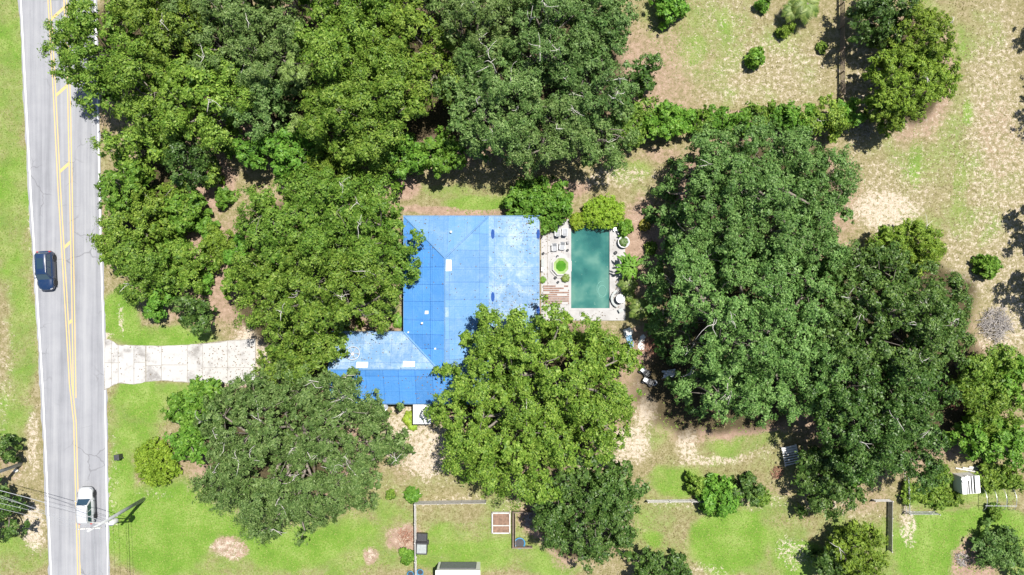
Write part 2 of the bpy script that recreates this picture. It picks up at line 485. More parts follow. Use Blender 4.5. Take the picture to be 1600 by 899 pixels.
def build_ground():
    st = 0.40
    xs = np.arange(-73.2, 73.21, st); ys = np.arange(-44.0, 44.01, st)
    nx, ny = len(xs), len(ys)
    X, Y = np.meshgrid(xs, ys)
    px = X * F / H + 800; py = 449.5 - Y * F / H
    l, d, s = masks(px, py, X, Y)
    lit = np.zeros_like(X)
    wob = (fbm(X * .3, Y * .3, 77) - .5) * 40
    for (cx, cy, rx, ry) in LITTER_SHADE:
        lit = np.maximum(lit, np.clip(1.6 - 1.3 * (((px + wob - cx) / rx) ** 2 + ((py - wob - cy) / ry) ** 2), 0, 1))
    Z = np.zeros_like(X)
    X = X.copy(); Y = Y.copy()
    X[:, 0] = -900; X[:, -1] = 900; Y[0, :] = -900; Y[-1, :] = 900
    v = np.stack([X, Y, Z], -1).reshape(-1, 3)
    i = np.arange((ny - 1) * (nx - 1)); r = i // (nx - 1); c = i % (nx - 1)
    a = r * nx + c
    faces = np.stack([a, a + 1, a + nx + 1, a + nx], 1)
    x0 = xs[c]; y0 = ys[r]
    keep = ~((x0 + st > POOL[0] - 0.05) & (x0 < POOL[1] + 0.05) & (y0 + st > POOL[2] - 0.05) & (y0 < POOL[3] + 0.05))
    faces = faces[keep]
    me = bpy.data.meshes.new('ground')
    me.vertices.add(len(v)); me.vertices.foreach_set('co', v.ravel())
    me.loops.add(faces.size); me.loops.foreach_set('vertex_index', faces.ravel())
    me.polygons.add(len(faces)); me.polygons.foreach_set('loop_start', np.arange(0, faces.size, 4))
    me.update(calc_edges=True)
    at = me.color_attributes.new('cover', 'FLOAT_COLOR', 'POINT')
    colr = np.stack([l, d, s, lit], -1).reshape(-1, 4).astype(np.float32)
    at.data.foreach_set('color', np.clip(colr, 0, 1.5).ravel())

    m, nt, b, out = new_mat('ground_cover')
    pos = coords(nt, 'Position')
    att = nt.nodes.new('ShaderNodeAttribute'); att.attribute_name = 'cover'
    sep = nt.nodes.new('ShaderNodeSeparateColor'); nt.links.new(att.outputs['Color'], sep.inputs[0])
    L, D, S = sep.outputs[0], sep.outputs[1], sep.outputs[2]
    nf = noise(nt, pos, 5.0, 5, 0.7)       # fine mottling
    nm = noise(nt, pos, 1.6, 5, 0.7)
    nb = noise(nt, pos, 0.35, 4, 0.6)
    ng = noise(nt, pos, 14.0, 3, 0.7)
    dry = ramp(nt, math_n(nt, 'ADD', math_n(nt, 'MULTIPLY', nm, 0.55), math_n(nt, 'MULTIPLY', nf, 0.5)),
               [(0.38, (0.095, 0.095, 0.036)), (0.50, (0.165, 0.145, 0.070)), (0.60, (0.235, 0.200, 0.125)), (0.70, (0.34, 0.295, 0.22))])
    lush = ramp(nt, math_n(nt, 'ADD', math_n(nt, 'MULTIPLY', nb, 0.5), math_n(nt, 'MULTIPLY', nf, 0.55)),
                [(0.36, (0.060, 0.134, 0.014)), (0.52, (0.106, 0.186, 0.026)), (0.68, (0.200, 0.246, 0.078))])
    dirt = ramp(nt, math_n(nt, 'ADD', math_n(nt, 'MULTIPLY', nm, 0.5), math_n(nt, 'MULTIPLY', ng, 0.5)),
                [(0.35, (0.140, 0.094, 0.066)), (0.52, (0.242, 0.170, 0.128)), (0.66, (0.357, 0.273, 0.213))])
    sand = ramp(nt, math_n(nt, 'ADD', math_n(nt, 'MULTIPLY', nm, 0.4), math_n(nt, 'MULTIPLY', nf, 0.6)),
                [(0.33, (0.236, 0.190, 0.138)), (0.50, (0.362, 0.310, 0.247)), (0.68, (0.466, 0.420, 0.356))])
    mot = math_n(nt, 'ADD', math_n(nt, 'MULTIPLY', nf, 0.6), math_n(nt, 'MULTIPLY', nm, 0.6))
    k = math_n(nt, 'SUBTRACT', mot, 0.6)
    npatch = noise(nt, pos, 0.22, 5, 0.6, 0.4)
    kl = math_n(nt, 'ADD', math_n(nt, 'MULTIPLY', k, 1.0), math_n(nt, 'MULTIPLY', math_n(nt, 'SUBTRACT', npatch, 0.5), 1.5))
    lm = smooth_n(nt, math_n(nt, 'ADD', L, kl), 0.15, 0.95)
    dm = smooth_n(nt, math_n(nt, 'ADD', D, math_n(nt, 'MULTIPLY', k, 1.4)), 0.30, 0.80)
    k2 = math_n(nt, 'SUBTRACT', math_n(nt, 'ADD', math_n(nt, 'MULTIPLY', noise(nt, pos, 2.2, 5, 0.7), 0.8), math_n(nt, 'MULTIPLY', noise(nt, pos, 7.0, 3, 0.6), 0.4)), 0.6)
    sm = smooth_n(nt, math_n(nt, 'ADD', math_n(nt, 'MULTIPLY', S, 0.78), math_n(nt, 'MULTIPLY', k2, 3.0)), 0.42, 0.86)
    c = mixc(nt, lm, dry, lush)
    c = mixc(nt, dm, c, dirt)
    c = mixc(nt, sm, c, sand)
    litter_shade = ramp(nt, math_n(nt, 'ADD', math_n(nt, 'MULTIPLY', nf, 0.5), math_n(nt, 'MULTIPLY', ng, 0.5)), [(0.36, (0.030, 0.026, 0.014)), (0.52, (0.060, 0.048, 0.026)), (0.66, (0.105, 0.080, 0.048))])  # litter brown, darkened to carry the shade below the trees
    c = mixc(nt, smooth_n(nt, math_n(nt, 'ADD', att.outputs['Alpha'], math_n(nt, 'MULTIPLY', k, 0.8)), 0.3, 0.8), c, litter_shade)
    nt.links.new(c, b.inputs['Base Color'])
    b.inputs['Roughness'].default_value = 0.95
    b.inputs['Specular IOR Level'].default_value = 0.1
    nt.links.new(bump(nt, math_n(nt, 'ADD', nf, math_n(nt, 'MULTIPLY', ng, 0.5)), 0.7, 0.10), b.inputs['Normal'])
    me.materials.append(m)
    o = bpy.data.objects.new('ground', me); COL.objects.link(o)
    tag(o, 'mown grass, bare dirt and pale sand of the open lots', None, None, 'structure')
    return o


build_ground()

# ================================================================== ROAD
def lerp_tab(tab, y):
    return float(np.interp(y, [t[0] for t in tab], [t[1] for t in tab]))


LEFT = [(-300, 16), (0, 32.5), (300, 48), (600, 66.5), (899, 80), (1200, 94)]
RIGHT = [(-300, 141), (0, 148.5), (170, 152.5), (367, 157), (600, 164), (899, 168.5), (1200, 174)]
YL = [(-300, 57), (0, 77), (130, 84.5), (300, 93), (450, 102), (600, 110.5), (660, 117.2), (899, 123.5), (1200, 132)]
YR = [(-300, 92), (0, 102), (130, 107.5), (300, 111), (450, 114), (600, 116.5), (660, 117.2), (899, 123.5), (1200, 132)]
YS = list(range(-300, 1201, 30))


def strip_mesh(lo, hi, z, ys=YS):
    mb = MB()
    for i in range(len(ys) - 1):
        a, b_ = ys[i], ys[i + 1]
        q = [P(lo(a), a), P(hi(a), a), P(hi(b_), b_), P(lo(b_), b_)]
        mb.add([(p.x, p.y, z) for p in q], [(3, 2, 1, 0)])
    return mb


def road_material():
    m, nt, b, out = new_mat('asphalt')
    pos = coords(nt, 'Position')
    mp = nt.nodes.new('ShaderNodeMapping'); mp.inputs['Rotation'].default_value = (0, 0, math.radians(-2.2)); mp.inputs['Scale'].default_value = (1.0, 0.025, 1.0)
    nt.links.new(pos, mp.inputs['Vector'])
    st = noise(nt, mp.outputs[0], 1.3, 5, 0.65)          # wheel-track bands along the lanes
    gr = noise(nt, pos, 22.0, 3, 0.7)
    pt = noise(nt, pos, 0.5, 5, 0.6)
    f = math_n(nt, 'ADD', math_n(nt, 'ADD', math_n(nt, 'MULTIPLY', math_n(nt, 'SUBTRACT', math_n(nt, 'MULTIPLY', st, 1.7), 0.35), 0.55), math_n(nt, 'MULTIPLY', gr, 0.25)), math_n(nt, 'MULTIPLY', pt, 0.25))
    c = ramp(nt, f, [(0.36, (0.142, 0.146, 0.160)), (0.52, (0.190, 0.194, 0.210)), (0.68, (0.232, 0.236, 0.248))])
    # dark oil spots
    sp = smooth_n(nt, noise(nt, pos, 1.1, 6, 0.75, 0.4), 0.68, 0.76)
    c = mixc(nt, math_n(nt, 'MULTIPLY', sp, 0.35), c, (0.12, 0.12, 0.13))
    vo = nt.nodes.new('ShaderNodeTexVoronoi'); vo.feature = 'DISTANCE_TO_EDGE'; vo.inputs['Scale'].default_value = 0.28
    wv = nt.nodes.new('ShaderNodeVectorMath'); wv.operation = 'ADD'
    nz = nt.nodes.new('ShaderNodeTexNoise'); nz.inputs['Scale'].default_value = 0.9; nz.inputs['Detail'].default_value = 5
    nt.links.new(pos, nz.inputs['Vector']); nt.links.new(pos, wv.inputs[0]); nt.links.new(nz.outputs['Color'], wv.inputs[1]); nt.links.new(wv.outputs[0], vo.inputs['Vector'])
    ck = math_n(nt, 'SUBTRACT', 1.0, smooth_n(nt, vo.outputs['Distance'], 0.006, 0.02))
    ck = math_n(nt, 'MULTIPLY', ck, smooth_n(nt, noise(nt, pos, 0.12, 3), 0.5, 0.62))
    c = mixc(nt, math_n(nt, 'MULTIPLY', ck, 0.5), c, (0.07, 0.07, 0.075))
    nt.links.new(c, b.inputs['Base Color'])
    b.inputs['Roughness'].default_value = 0.85
    nt.links.new(bump(nt, gr, 0.25, 0.01), b.inputs['Normal'])
    return m


def paint_material(name, col):
    m, nt, b, out = new_mat(name)
    pos = coords(nt, 'Position')
    w = smooth_n(nt, noise(nt, pos, 7.0, 5, 0.75), 0.56, 0.72)
    c = mixc(nt, math_n(nt, 'MULTIPLY', w, 0.55), col, (0.19, 0.19, 0.19))
    nt.links.new(c, b.inputs['Base Color'])
    b.inputs['Roughness'].default_value = 0.7
    return m


M['asphalt'] = road_material()
M['paint_line'] = paint_material('line_white', (0.52, 0.52, 0.52))
M['paint_yellow'] = paint_material('line_yellow', (0.42, 0.30, 0.12))

road = strip_mesh(lambda y: lerp_tab(LEFT, y) - 4.0 + 2.2 * (float(vnoise(np.float64(y * .11), np.float64(3.0), 5)) - .5) + 2.0 * (float(vnoise(np.float64(y * .029), np.float64(9.0), 5)) - .5), lambda y: lerp_tab(RIGHT, y) + 3.2 + 2.0 * (float(vnoise(np.float64(y * .12), np.float64(5.0), 8)) - .5), 0.006, list(range(-300, 1201, 6))).build('road', M['asphalt'])
tag(road, 'pale grey asphalt road with white edge lines and yellow median', None, None, 'structure')


def line(name, f, half, mat, ys=YS, z=0.011):
    o = strip_mesh(lambda y: f(y) - half, lambda y: f(y) + half, z, ys).build(name, mat, road)
    return o


line('edge_line', lambda y: lerp_tab(LEFT, y), 1.15, M['paint_line'])
line('edge_line', lambda y: lerp_tab(RIGHT, y), 1.0, M['paint_line'])
for tab in (YL, YR):
    ys = [y for y in YS if y <= 600] + [622] if tab is YR else YS
    for off in (-2.0, 2.0):
        line('centre_line', (lambda t, o: (lambda y: lerp_tab(t, y) + o))(tab, off), 0.8, M['paint_yellow'], ys, 0.0122 if tab is YR else 0.011)
for k in range(-3, 6):
    yc = 21 + 120.5 * k
    if yc > 560: continue
    xa, xb = lerp_tab(YL, yc + 9) + 2.8, lerp_tab(YR, yc - 9) - 2.8
    hh = 9 * min(1, (xb - xa) / 20)
    a = P(xa, yc + hh); b_ = P(xb, yc - hh)
    mb = MB()
    mb.add([(a.x, a.y - .22, .0135), (b_.x, b_.y - .22, .0135), (b_.x, b_.y + .22, .0135), (a.x, a.y + .22, .0135)], [(0, 1, 2, 3)])
    mb.build('median_hatch', M['paint_yellow'], road)

# ================================================================== DRIVEWAY
def concrete(name, col, stain, dark):
    m, nt, b, out = new_mat(name)
    pos = coords(nt, 'Position')
    oi = nt.nodes.new('ShaderNodeObjectInfo')
    f = math_n(nt, 'ADD', math_n(nt, 'MULTIPLY', noise(nt, pos, 0.7, 6, 0.65), 0.8), math_n(nt, 'MULTIPLY', oi.outputs['Random'], 0.12))
    c = mixc(nt, math_n(nt, 'MULTIPLY', smooth_n(nt, f, 0.44, 0.66), stain), col, dark)
    fine = noise(nt, pos, 12, 4, 0.7)
    c = mixc(nt, math_n(nt, 'MULTIPLY', smooth_n(nt, fine, 0.5, 0.8), 0.25), c, dark)
    nt.links.new(c, b.inputs['Base Color'])
    b.inputs['Roughness'].default_value = 0.9
    nt.links.new(bump(nt, fine, 0.3, 0.01), b.inputs['Normal'])
    return m


M['concrete'] = concrete('driveway_concrete', (0.325, 0.318, 0.310), 1.0, (0.165, 0.156, 0.147))
M['deck_concrete'] = concrete('deck_concrete', (0.305, 0.30, 0.30), 0.7, (0.215, 0.208, 0.203))
M['joint'] = simple('joint_soil', (0.20, 0.185, 0.16), 0.95, var=0.4, scale=6)

TOPY = [(163, 530), (166, 531), (174, 533), (185, 540), (210, 540.5), (227, 541), (252, 541.5), (293, 540), (315, 538), (356, 533), (400, 530)]
BOTY = [(163, 609), (166, 608), (174, 603), (185, 598), (210, 600), (227, 596), (252, 594), (293, 597), (315, 598), (356, 599), (400, 600)]
drive = MB()
poly = [P(x, y - 1) for x, y in TOPY] + [P(x, y + 1) for x, y in reversed(BOTY)]
drive.prism([(p.x, p.y) for p in reversed(poly)], 0.002, 0.022)
drive_o = drive.build('driveway', M['joint'])
tag(drive_o, 'cracked pale concrete driveway leading off the road', None, None, 'structure')
XJ = [163.8, 174.5, 185, 209.5, 227.5, 252.6, 293, 317, 356, 399]
rr = random.Random(4)
for i in range(len(XJ) - 1):
    xa, xb = XJ[i] + .35, XJ[i + 1] - .35
    if i == 4: xa += 1.2
    mid = 568 + (3 if i > 3 else 0) + (4 if i > 5 else 0) + rr.uniform(-2, 2)
    if i in (2, 6): mid = 640
    for row in range(2):
        if mid > 600 and row == 1: continue
        t = [lerp_tab(TOPY, xa), lerp_tab(TOPY, xb)] if row == 0 else [mid + .35, mid + .35]
        bt = [mid - .35, mid - .35] if row == 0 and mid < 600 else [lerp_tab(BOTY, xa), lerp_tab(BOTY, xb)]
        skew = rr.uniform(-.5, .5)
        ring = []
        ex = 4
        for k in range(ex + 1):
            u = k / ex; ring.append(P(xa + (xb - xa) * u, t[0] + (t[1] - t[0]) * u + (rr.uniform(-1.6, 1.2) if row == 0 and 0 < k < ex else 0)))
        for k in range(ex + 1):
            u = 1 - k / ex; ring.append(P(xa + (xb - xa) * u + skew * .2, bt[0] + (bt[1] - bt[0]) * u + (rr.uniform(-1.4, 1.8) if (row == 1 or mid > 600) and 0 < k < ex else 0)))
        mb = MB(); mb.prism([(p.x, p.y) for p in reversed(ring)], 0.004, 0.045 + rr.uniform(-.006, .006))
        mb.build('slab', M['concrete'], drive_o)

# sandy turnaround slab edge near the house is ground cover; ------------------------------------------------------------------
# ================================================================== HOUSE
PI = 0.372
ZE = 2.7


def zW(x, y): return ZE + PI * (x + 12.58)
def zE(x, y): return ZE + PI * (-2.70 - x)
def zN(x, y): return ZE + PI * (8.30 - y)
def zS(x, y): return ZE + PI * (y + 13.5)
def zNW(x, y): return ZE + PI * (-5.17 - y)
def zL(x, y): return ZE - 0.02 - 0.055 * (x + 2.70)


house = empty('house', (-10, -3, 0))
tag(house, 'L-shaped single-storey house with its whole roof under blue tarps', 'house')
HO = Vector((-10, -3, 0))


def hloc(p): return (p[0] - HO.x, p[1] - HO.y, p[2])


def clip_poly(poly, axis, lo, hi):
    def half(pl, val, keep_gt):
        outp = []
        for i in range(len(pl)):
            a, b = pl[i], pl[(i + 1) % len(pl)]
            ina = (a[axis] >= val) if keep_gt else (a[axis] <= val)
            inb = (b[axis] >= val) if keep_gt else (b[axis] <= val)
            if ina: outp.append(a)
            if ina != inb:
                t = (val - a[axis]) / (b[axis] - a[axis])
                q = [a[0] + (b[0] - a[0]) * t, a[1] + (b[1] - a[1]) * t]; q[axis] = val
                outp.append(tuple(q))
        return outp
    pl = half(poly, lo, True)
    return half(pl, hi, False) if len(pl) > 2 else pl


def parea(p):
    return sum(p[i][0] * p[(i + 1) % len(p)][1] - p[(i + 1) % len(p)][0] * p[i][1] for i in range(len(p))) / 2


def cleanp(p):
    o = []
    for q in p:
        if not o or math.hypot(q[0] - o[-1][0], q[1] - o[-1][1]) > 0.02: o.append(q)
    if len(o) > 1 and math.hypot(o[0][0] - o[-1][0], o[0][1] - o[-1][1]) < 0.02: o.pop()
    return o


SLOPES = [
    ([(-12.58, 8.3), (-12.58, -5.17), (-8.415, -9.335), (-7.64, -8.56), (-7.64, 3.36)], zW, 'tarp', [-12.6, -9.35, -7.0], [-9.4, -7.0, -5.4, -3.75, -1.6, .35, 2.35, 4.4, 6.2, 8.4]),
    ([(-12.58, 8.3), (-7.64, 3.36), (-2.70, 8.3)], zN, 'tarp_mid', [-12.6, -9.6, -7.4, -5.2, -2.6], [3.2, 8.4]),
    ([(-2.70, 8.3), (-7.64, 3.36), (-7.64, -8.56), (-2.70, -13.5)], zE, 'tarp_mid', [-7.7, -7.15, -3.75, -2.6], [-13.6, -11.0, -8.2, -5.9, -3.7, -1.4, .6, 2.35, 4.3, 6.2, 8.4]),
    ([(-2.70, 8.3), (-2.70, -6.5), (3.21, -6.5), (3.21, 8.3)], zL, 'tarp_worn', [-2.71, -2.05, 3.3], [-6.6, -3.9, -1.9, .2, 2.3, 5.9, 8.4]),
    ([(-21.0, -13.5), (-2.70, -13.5), (-7.64, -8.56), (-8.415, -9.335), (-21.0, -9.335)], zS, 'tarp', [-21.1, -20.2, -18.6, -16.75, -14.75, -13.0, -11.1, -9.1, -6.4, -2.6], [-13.6, -10.15, -8.4]),
    ([(-21.0, -9.335), (-8.415, -9.335), (-12.58, -5.17), (-21.0, -5.17)], zNW, 'tarp_worn', [-21.1, -17.2, -13.9, -11.6, -8.3], [-9.4, -8.6, -6.5, -5.1]),
]
roof_mb = MB()
for poly, zf, mat, gx, gy in SLOPES:
    pts = poly if parea(poly) > 0 else list(reversed(poly))
    roof_mb.slab([hloc((x, y, zf(x, y))) for x, y in pts], 0.16)
roof = roof_mb.build('roof', M['tarp_deep'], house)
ri = random.Random(8)
for poly, zf, mat, gx, gy in SLOPES:
    for i in range(len(gx) - 1):
        for j in range(len(gy) - 1):
            g = 0.015 if mat == 'tarp' else 0.008
            jx0 = gx[i] + g; jx1 = gx[i + 1] - g
            pl = clip_poly(poly, 0, jx0, jx1)
            if len(pl) < 3: continue
            pl = clip_poly(pl, 1, gy[j] + g, gy[j + 1] - g)
            pl = cleanp(pl)
            if len(pl) < 3: continue
            if parea(pl) < 0: pl.reverse()
            if parea(pl) < 0.05: continue
            dz = ri.uniform(0.022, 0.05)
            mb = MB(); mb.slab([hloc((x, y, zf(x, y) + dz)) for x, y in pl], dz - 0.006)
            mb.build('tarp_sheet', M[mat], roof)


def roof_quad(name, cx, cy, sx, sy, zf, mat, dz=0.075, th=0.03, ell=False):
    n = 14
    if ell: pl = [(cx + sx / 2 * math.cos(2 * math.pi * k / n), cy + sy / 2 * math.sin(2 * math.pi * k / n)) for k in range(n)]
    else: pl = [(cx - sx / 2, cy - sy / 2), (cx + sx / 2, cy - sy / 2 + .03), (cx + sx / 2, cy + sy / 2), (cx - sx / 2 + .04, cy + sy / 2)]
    mb = MB(); mb.slab([hloc((x, y, zf(x, y) + dz)) for x, y in pl], th)
    return mb.build(name, mat, roof)


def RP(px, py, z): q = P(px, py, z); return q.x, q.y


roof_quad('white_patch', *RP(701, 415, 4.4), .62, 1.3, zE, M['white'])
roof_quad('white_patch', *RP(666.5, 488.5, 3.8), .45, .4, zW, M['white'])
roof_quad('white_patch', *RP(639, 569, 4.0), 1.35, .62, zNW, M['white'])
roof_quad('white_patch', *RP(566, 570, 4.0), 1.35, .62, zNW, M['white'])
roof_quad('white_patch', *RP(698, 488, 4.45), .45, 1.1, zE, M['tarp_worn'])
roof_quad('white_patch', *RP(680, 545, 4.1), .22, .2, zW, M['white'])
roof_quad('white_patch', *RP(638, 519.5, 2.9), .2, .2, zW, M['white'])
# sagging pockets in the flat part of the tarp
for (cx, cy) in (RP(770, 366, 2.65), RP(770, 464, 2.65), RP(841, 486, 2.45), RP(841, 366, 2.45)):
    roof_quad('tarp_pocket', cx, cy, .42, 1.15, zL, M['tarp_deep'], 0.06, 0.02, True)
# ridge battens
for a, b_ in (((-7.64, 3.36), (-7.64, -8.56)), ((-8.5, -9.335), (-20.95, -9.335)), ((-12.5, 8.22), (-7.64, 3.36)), ((-2.78, 8.22), (-7.64, 3.36)), ((-7.64, -8.56), (-2.8, -13.4))):
    za = max(min(zW(*a), zE(*a)), 0); 
    def ridge_z(p):
        x, y = p
        c = []
        if -12.6 <= x <= -2.6: c.append(min(zW(x, y), zE(x, y), zN(x, y), zS(x, y)))
        if x < -8.3: c.append(min(zNW(x, y), zS(x, y)))
        return max(c)
    pa = Vector(hloc((a[0], a[1], ridge_z(a) + .035))); pb = Vector(hloc((b_[0], b_[1], ridge_z(b_) + .035)))
    mb = MB(); mb.tube([pa, pb], 0.085, 6); mb.build('ridge_roll', M['tarp_mid'], roof)
# vents
for (x, y, zf) in ((*RP(705, 363, 3.4), zN), (*RP(660, 505, 3.6), zW)):
    mb = MB(); mb.lathe([(.06, 0), (.06, .35), (.13, .36), (.13, .46), (.0, .5)], hloc((x, y, zf(x, y))), 10)
    mb.build('vent_pipe', M['white_plastic'], roof)
# valley flashing (pale rolled tarp)
mb = MB()
va, vb = (-12.58, -5.17), (-8.45, -9.30)
mb.tube([Vector(hloc((va[0], va[1], ZE + .03))), Vector(hloc((vb[0], vb[1], zW(*vb) + .03)))], 0.13, 6)
mb.build('valley_roll', M['tarp_mid'], roof)
# walls
wl = MB()
ins = 0.55
wl.prism([hloc((x, y, 0))[:2] for x, y in ((-12.58 + ins, 8.3 - ins), (-12.58 + ins, -5.17 - ins), (-21 + ins, -5.17 - ins), (-21 + ins, -13.5 + ins), (-2.7 - ins, -13.5 + ins), (-2.7 - ins, 8.3 - ins))], -0.05, ZE + .02)
xg = -21 + ins + .01
wl.add([hloc((xg, -5.75, ZE)), hloc((xg, -12.92, ZE)), hloc((xg, -9.335, 4.03)), hloc((xg + .2, -5.75, ZE)), hloc((xg + .2, -12.92, ZE)), hloc((xg + .2, -9.335, 4.03))],
       [(0, 1, 2), (5, 4, 3), (0, 2, 5, 3), (2, 1, 4, 5)])
wl.build('wall', M['wall_cream'], house)
pw = MB()
pw.prism([hloc((x, y, 0))[:2] for x, y in ((-3.25 + .02, 8.3 - ins), (-3.25 + .02, -6.1), (2.9, -6.1), (2.9, 8.3 - ins))], -0.05, 2.22)
pw.build('porch_wall', M['wall_cream'], house)
# fascia / gutters
for a, b_, z in (((-12.62, 8.36), (-12.62, -5.1), ZE), ((-12.7, 8.36), (3.25, 8.36), ZE - .02), ((3.27, 8.3), (3.27, -6.5), 2.36), ((-21, -13.56), (-2.7, -13.56), ZE), ((-21, -5.11), (-12.7, -5.11), ZE)):
    va = Vector(hloc((a[0], a[1], z - .1))); vb = Vector(hloc((b_[0], b_[1], z - .1)))
    c = (va + vb) / 2; d = vb - va
    mb = MB(); mb.box(c, (d.length, .05, .2), math.atan2(d.y, d.x)); mb.build('fascia', M['tarp_mid'] if z > 2.5 else M['wood_brown'], house)
# windows and a door on the outer walls
for (x, y, wx, wy, z, h) in ((-12.0, 4.5, .08, 1.6, 1.5, 1.2), (-12.0, .5, .08, 1.6, 1.5, 1.2), (-16.0, -12.93, 1.6, .08, 1.5, 1.2), (-7.5, 7.77, 1.6, .08, 1.5, 1.2), (2.91, 2.0, .08, 2.2, 1.2, 1.8), (2.91, 5.2, .08, 2.2, 1.2, 1.8)):
    mb = MB(); mb.box(hloc((x, y, z)), (wx + (.1 if wx > .5 else .03), wy + (.1 if wy > .5 else .03), h + .1)); w = mb.build('window', M['white'], house)
    mb = MB(); mb.box(hloc((x, y, z)), (wx + (0 if wx > .5 else .06), wy + (0 if wy > .5 else .06), h)); mb.build('pane', M['glass'], w)
mb = MB(); mb.box(hloc((-11.0, -12.93, 1.02)), (.95, .08, 2.04)); mb.build('door', M['wood_grey'], house)

# patio awning beside the south wall
aw = P(659, 647, 2.2)
awn = empty('awning', (aw.x, aw.y, 0)); tag(awn, 'small white ribbed metal awning standing against the south eave', 'awning')
for k in range(8):
    mb = MB(); x = -1.0 + k * 0.26 + .13
    mb.box((x, 0, 2.25), (.235, 2.35, .03)); mb.box((x - .11, 0, 2.28), (.035, 2.35, .05)); mb.build('roof_panel', M['white'], awn)
for sy in (-1.1, 1.1):
    mb = MB(); mb.box((0.03, sy, 2.2), (2.1, .06, .06)); mb.build('beam', M['white'], awn)
for sx in (-.9, .9):
    for sy in (-1.1, 1.1):
        mb = MB(); mb.box((sx, sy, 1.09), (.07, .07, 2.18)); mb.build('post', M['white'], awn)

# satellite dish on the south eave, spoked antenna on the roof
d0 = P(601, 634, 3.0)
dish = empty('satellite_dish', (d0.x, -13.58, 2.55)); tag(dish, 'grey satellite dish mounted on the south eave', 'dish')
mb = MB(); mb.tube([(0, 0.02, 0), (0, -.18, .15), (0, -.2, .55)], .03, 6); mb.build('mast', M['metal_grey'], dish)
mb = MB()
prof = [(r, .32 * r * r) for r in (0.02, .15, .3, .42)]
rings = []
tl = Matrix.Rotation(math.radians(-35), 4, 'X')
vs = []
n = 16
for r, z in prof + [(r, z - .02) for r, z in reversed(prof)]:
    rings.append([tuple(Vector((0, -.3, .6)) + (tl.to_3x3() @ Vector((r * math.cos(2 * math.pi * k / n) * 1.05, r * math.sin(2 * math.pi * k / n), z)))) for k in range(n)])
mb.loft(rings); mb.build('reflector', M['metal_grey'], dish, True)
mb = MB(); mb.tube([(0, -.22, .5), (0, -.5, .95)], .015, 5); mb.box((0, -.5, .97), (.08, .08, .12)); mb.build('feed_arm', M['metal_dark'], dish)
a0 = P(552, 553, 3.6)
ax, ay = a0.x, a0.y; az = zNW(ax, ay) + .05
ant = empty('roof_antenna', (ax, ay, az)); tag(ant, 'white spoked round antenna lying on the worn north slope of the roof', 'antenna')
tlt = math.atan(PI)
def tilt(p): return Matrix.Rotation(-tlt, 3, 'X') @ Vector(p)
mb = MB(); mb.tube([tilt((.78 * math.cos(t), .78 * math.sin(t), .25)) for t in np.linspace(0, 2 * math.pi, 21)], .04, 5, False); mb.build('rim', M['white_plastic'], ant)
for k in range(6):
    t = k * math.pi / 3
    mb = MB(); mb.tube([tilt((.12 * math.cos(t), .12 * math.sin(t), .25)), tilt((.76 * math.cos(t), .76 * math.sin(t), .25))], .025, 5); mb.build('spoke', M['white_plastic'], ant)
mb = MB(); mb.lathe([(.16, -.12), (.16, .3), (.0, .32)], (0, 0, 0), 10); mb.build('hub', M['white'], ant)

# ================================================================== POOL AND DECK
x0, x1, y0, y1 = POOL
dk = MB()
dx0, dx1 = P(845.5, 0).x, P(977, 0).x
dy0, dy1 = P(0, 501).y, P(0, 343).y
DZ = 0.10
outer = [(dx0, dy0), (dx1, dy0), (dx1 - .05, dy1 - 1.6), (dx1 - .9, dy1), (dx0, dy1)]
def ring_mesh(mb, o, i, zt, zb):
    vs = [(x, y, zt) for x, y in o] + [(x, y, zt) for x, y in i] + [(x, y, zb) for x, y in o] + [(x, y, zb) for x, y in i]
    n = len(o)
    fs = []
    for k in range(n):
        k2 = (k + 1) % n
        fs += [(k, k2, n + k2, n + k), (k, 2 * n + k, 2 * n + k2, k2), (n + k, n + k2, 3 * n + k2, 3 * n + k), ]
    mb.add(vs, fs)
inner = [(x0, y0), (x1, y0), (x1, y1 - 1.0), (x1, y1), (x0, y1)]
ring_mesh(dk, outer, inner, DZ, -0.15)
deck = dk.build('pool_deck', M['deck_concrete'])
tag(deck, 'pale concrete deck around the swimming pool', None, None, 'structure')
# dark expansion joint and brick strip on the deck
mb = MB(); mb.box((P(855.5, 0).x, P(0, 405).y, DZ + .004), (.07, 7.6, .006)); mb.build('expansion_joint', M['joint'], deck)

pool = empty('swimming_pool', ((x0 + x1) / 2, (y0 + y1) / 2, 0)); tag(pool, 'rectangular swimming pool full of cloudy teal water', 'pool')
hw, hl = (x1 - x0) / 2, (y1 - y0) / 2
def plaster():
    m, nt, b, out = new_mat('pool_plaster')
    pos = coords(nt, 'Position')
    f = noise(nt, pos, 0.9, 5, 0.6)
    nt.links.new(ramp(nt, f, [(0.35, (0.10, 0.26, 0.23)), (0.65, (0.22, 0.36, 0.31))]), b.inputs['Base Color'])
    b.inputs['Roughness'].default_value = 0.9
    return m
M['plaster'] = plaster()
mb = MB()
a = [(-hw + .005, -hl + .005), (hw - .005, -hl + .005), (hw - .005, hl - .005), (-hw + .005, hl - .005)]
vs = [(x, y, 0.0) for x, y in a] + [(x, y, -1.5 if y > 0 else -1.1) for x, y in a]
mb.add(vs, [(4, 5, 6, 7), (0, 4, 7, 3), (1, 2, 6, 5), (0, 1, 5, 4), (3, 7, 6, 2)])
mb.build('basin', M['plaster'], pool)
cp = MB()
ci = [(-hw + .02, -hl + .02), (hw - .02, -hl + .02), (hw - .02, hl - .02), (-hw + .02, hl - .02)]
co = [(-hw - .28, -hl - .28), (hw + .28, -hl - .28), (hw + .28, hl + .28), (-hw - .28, hl + .28)]
ring_mesh(cp, co, ci, DZ + .025, -.02)
cp.build('coping', M['deck_concrete'], pool)
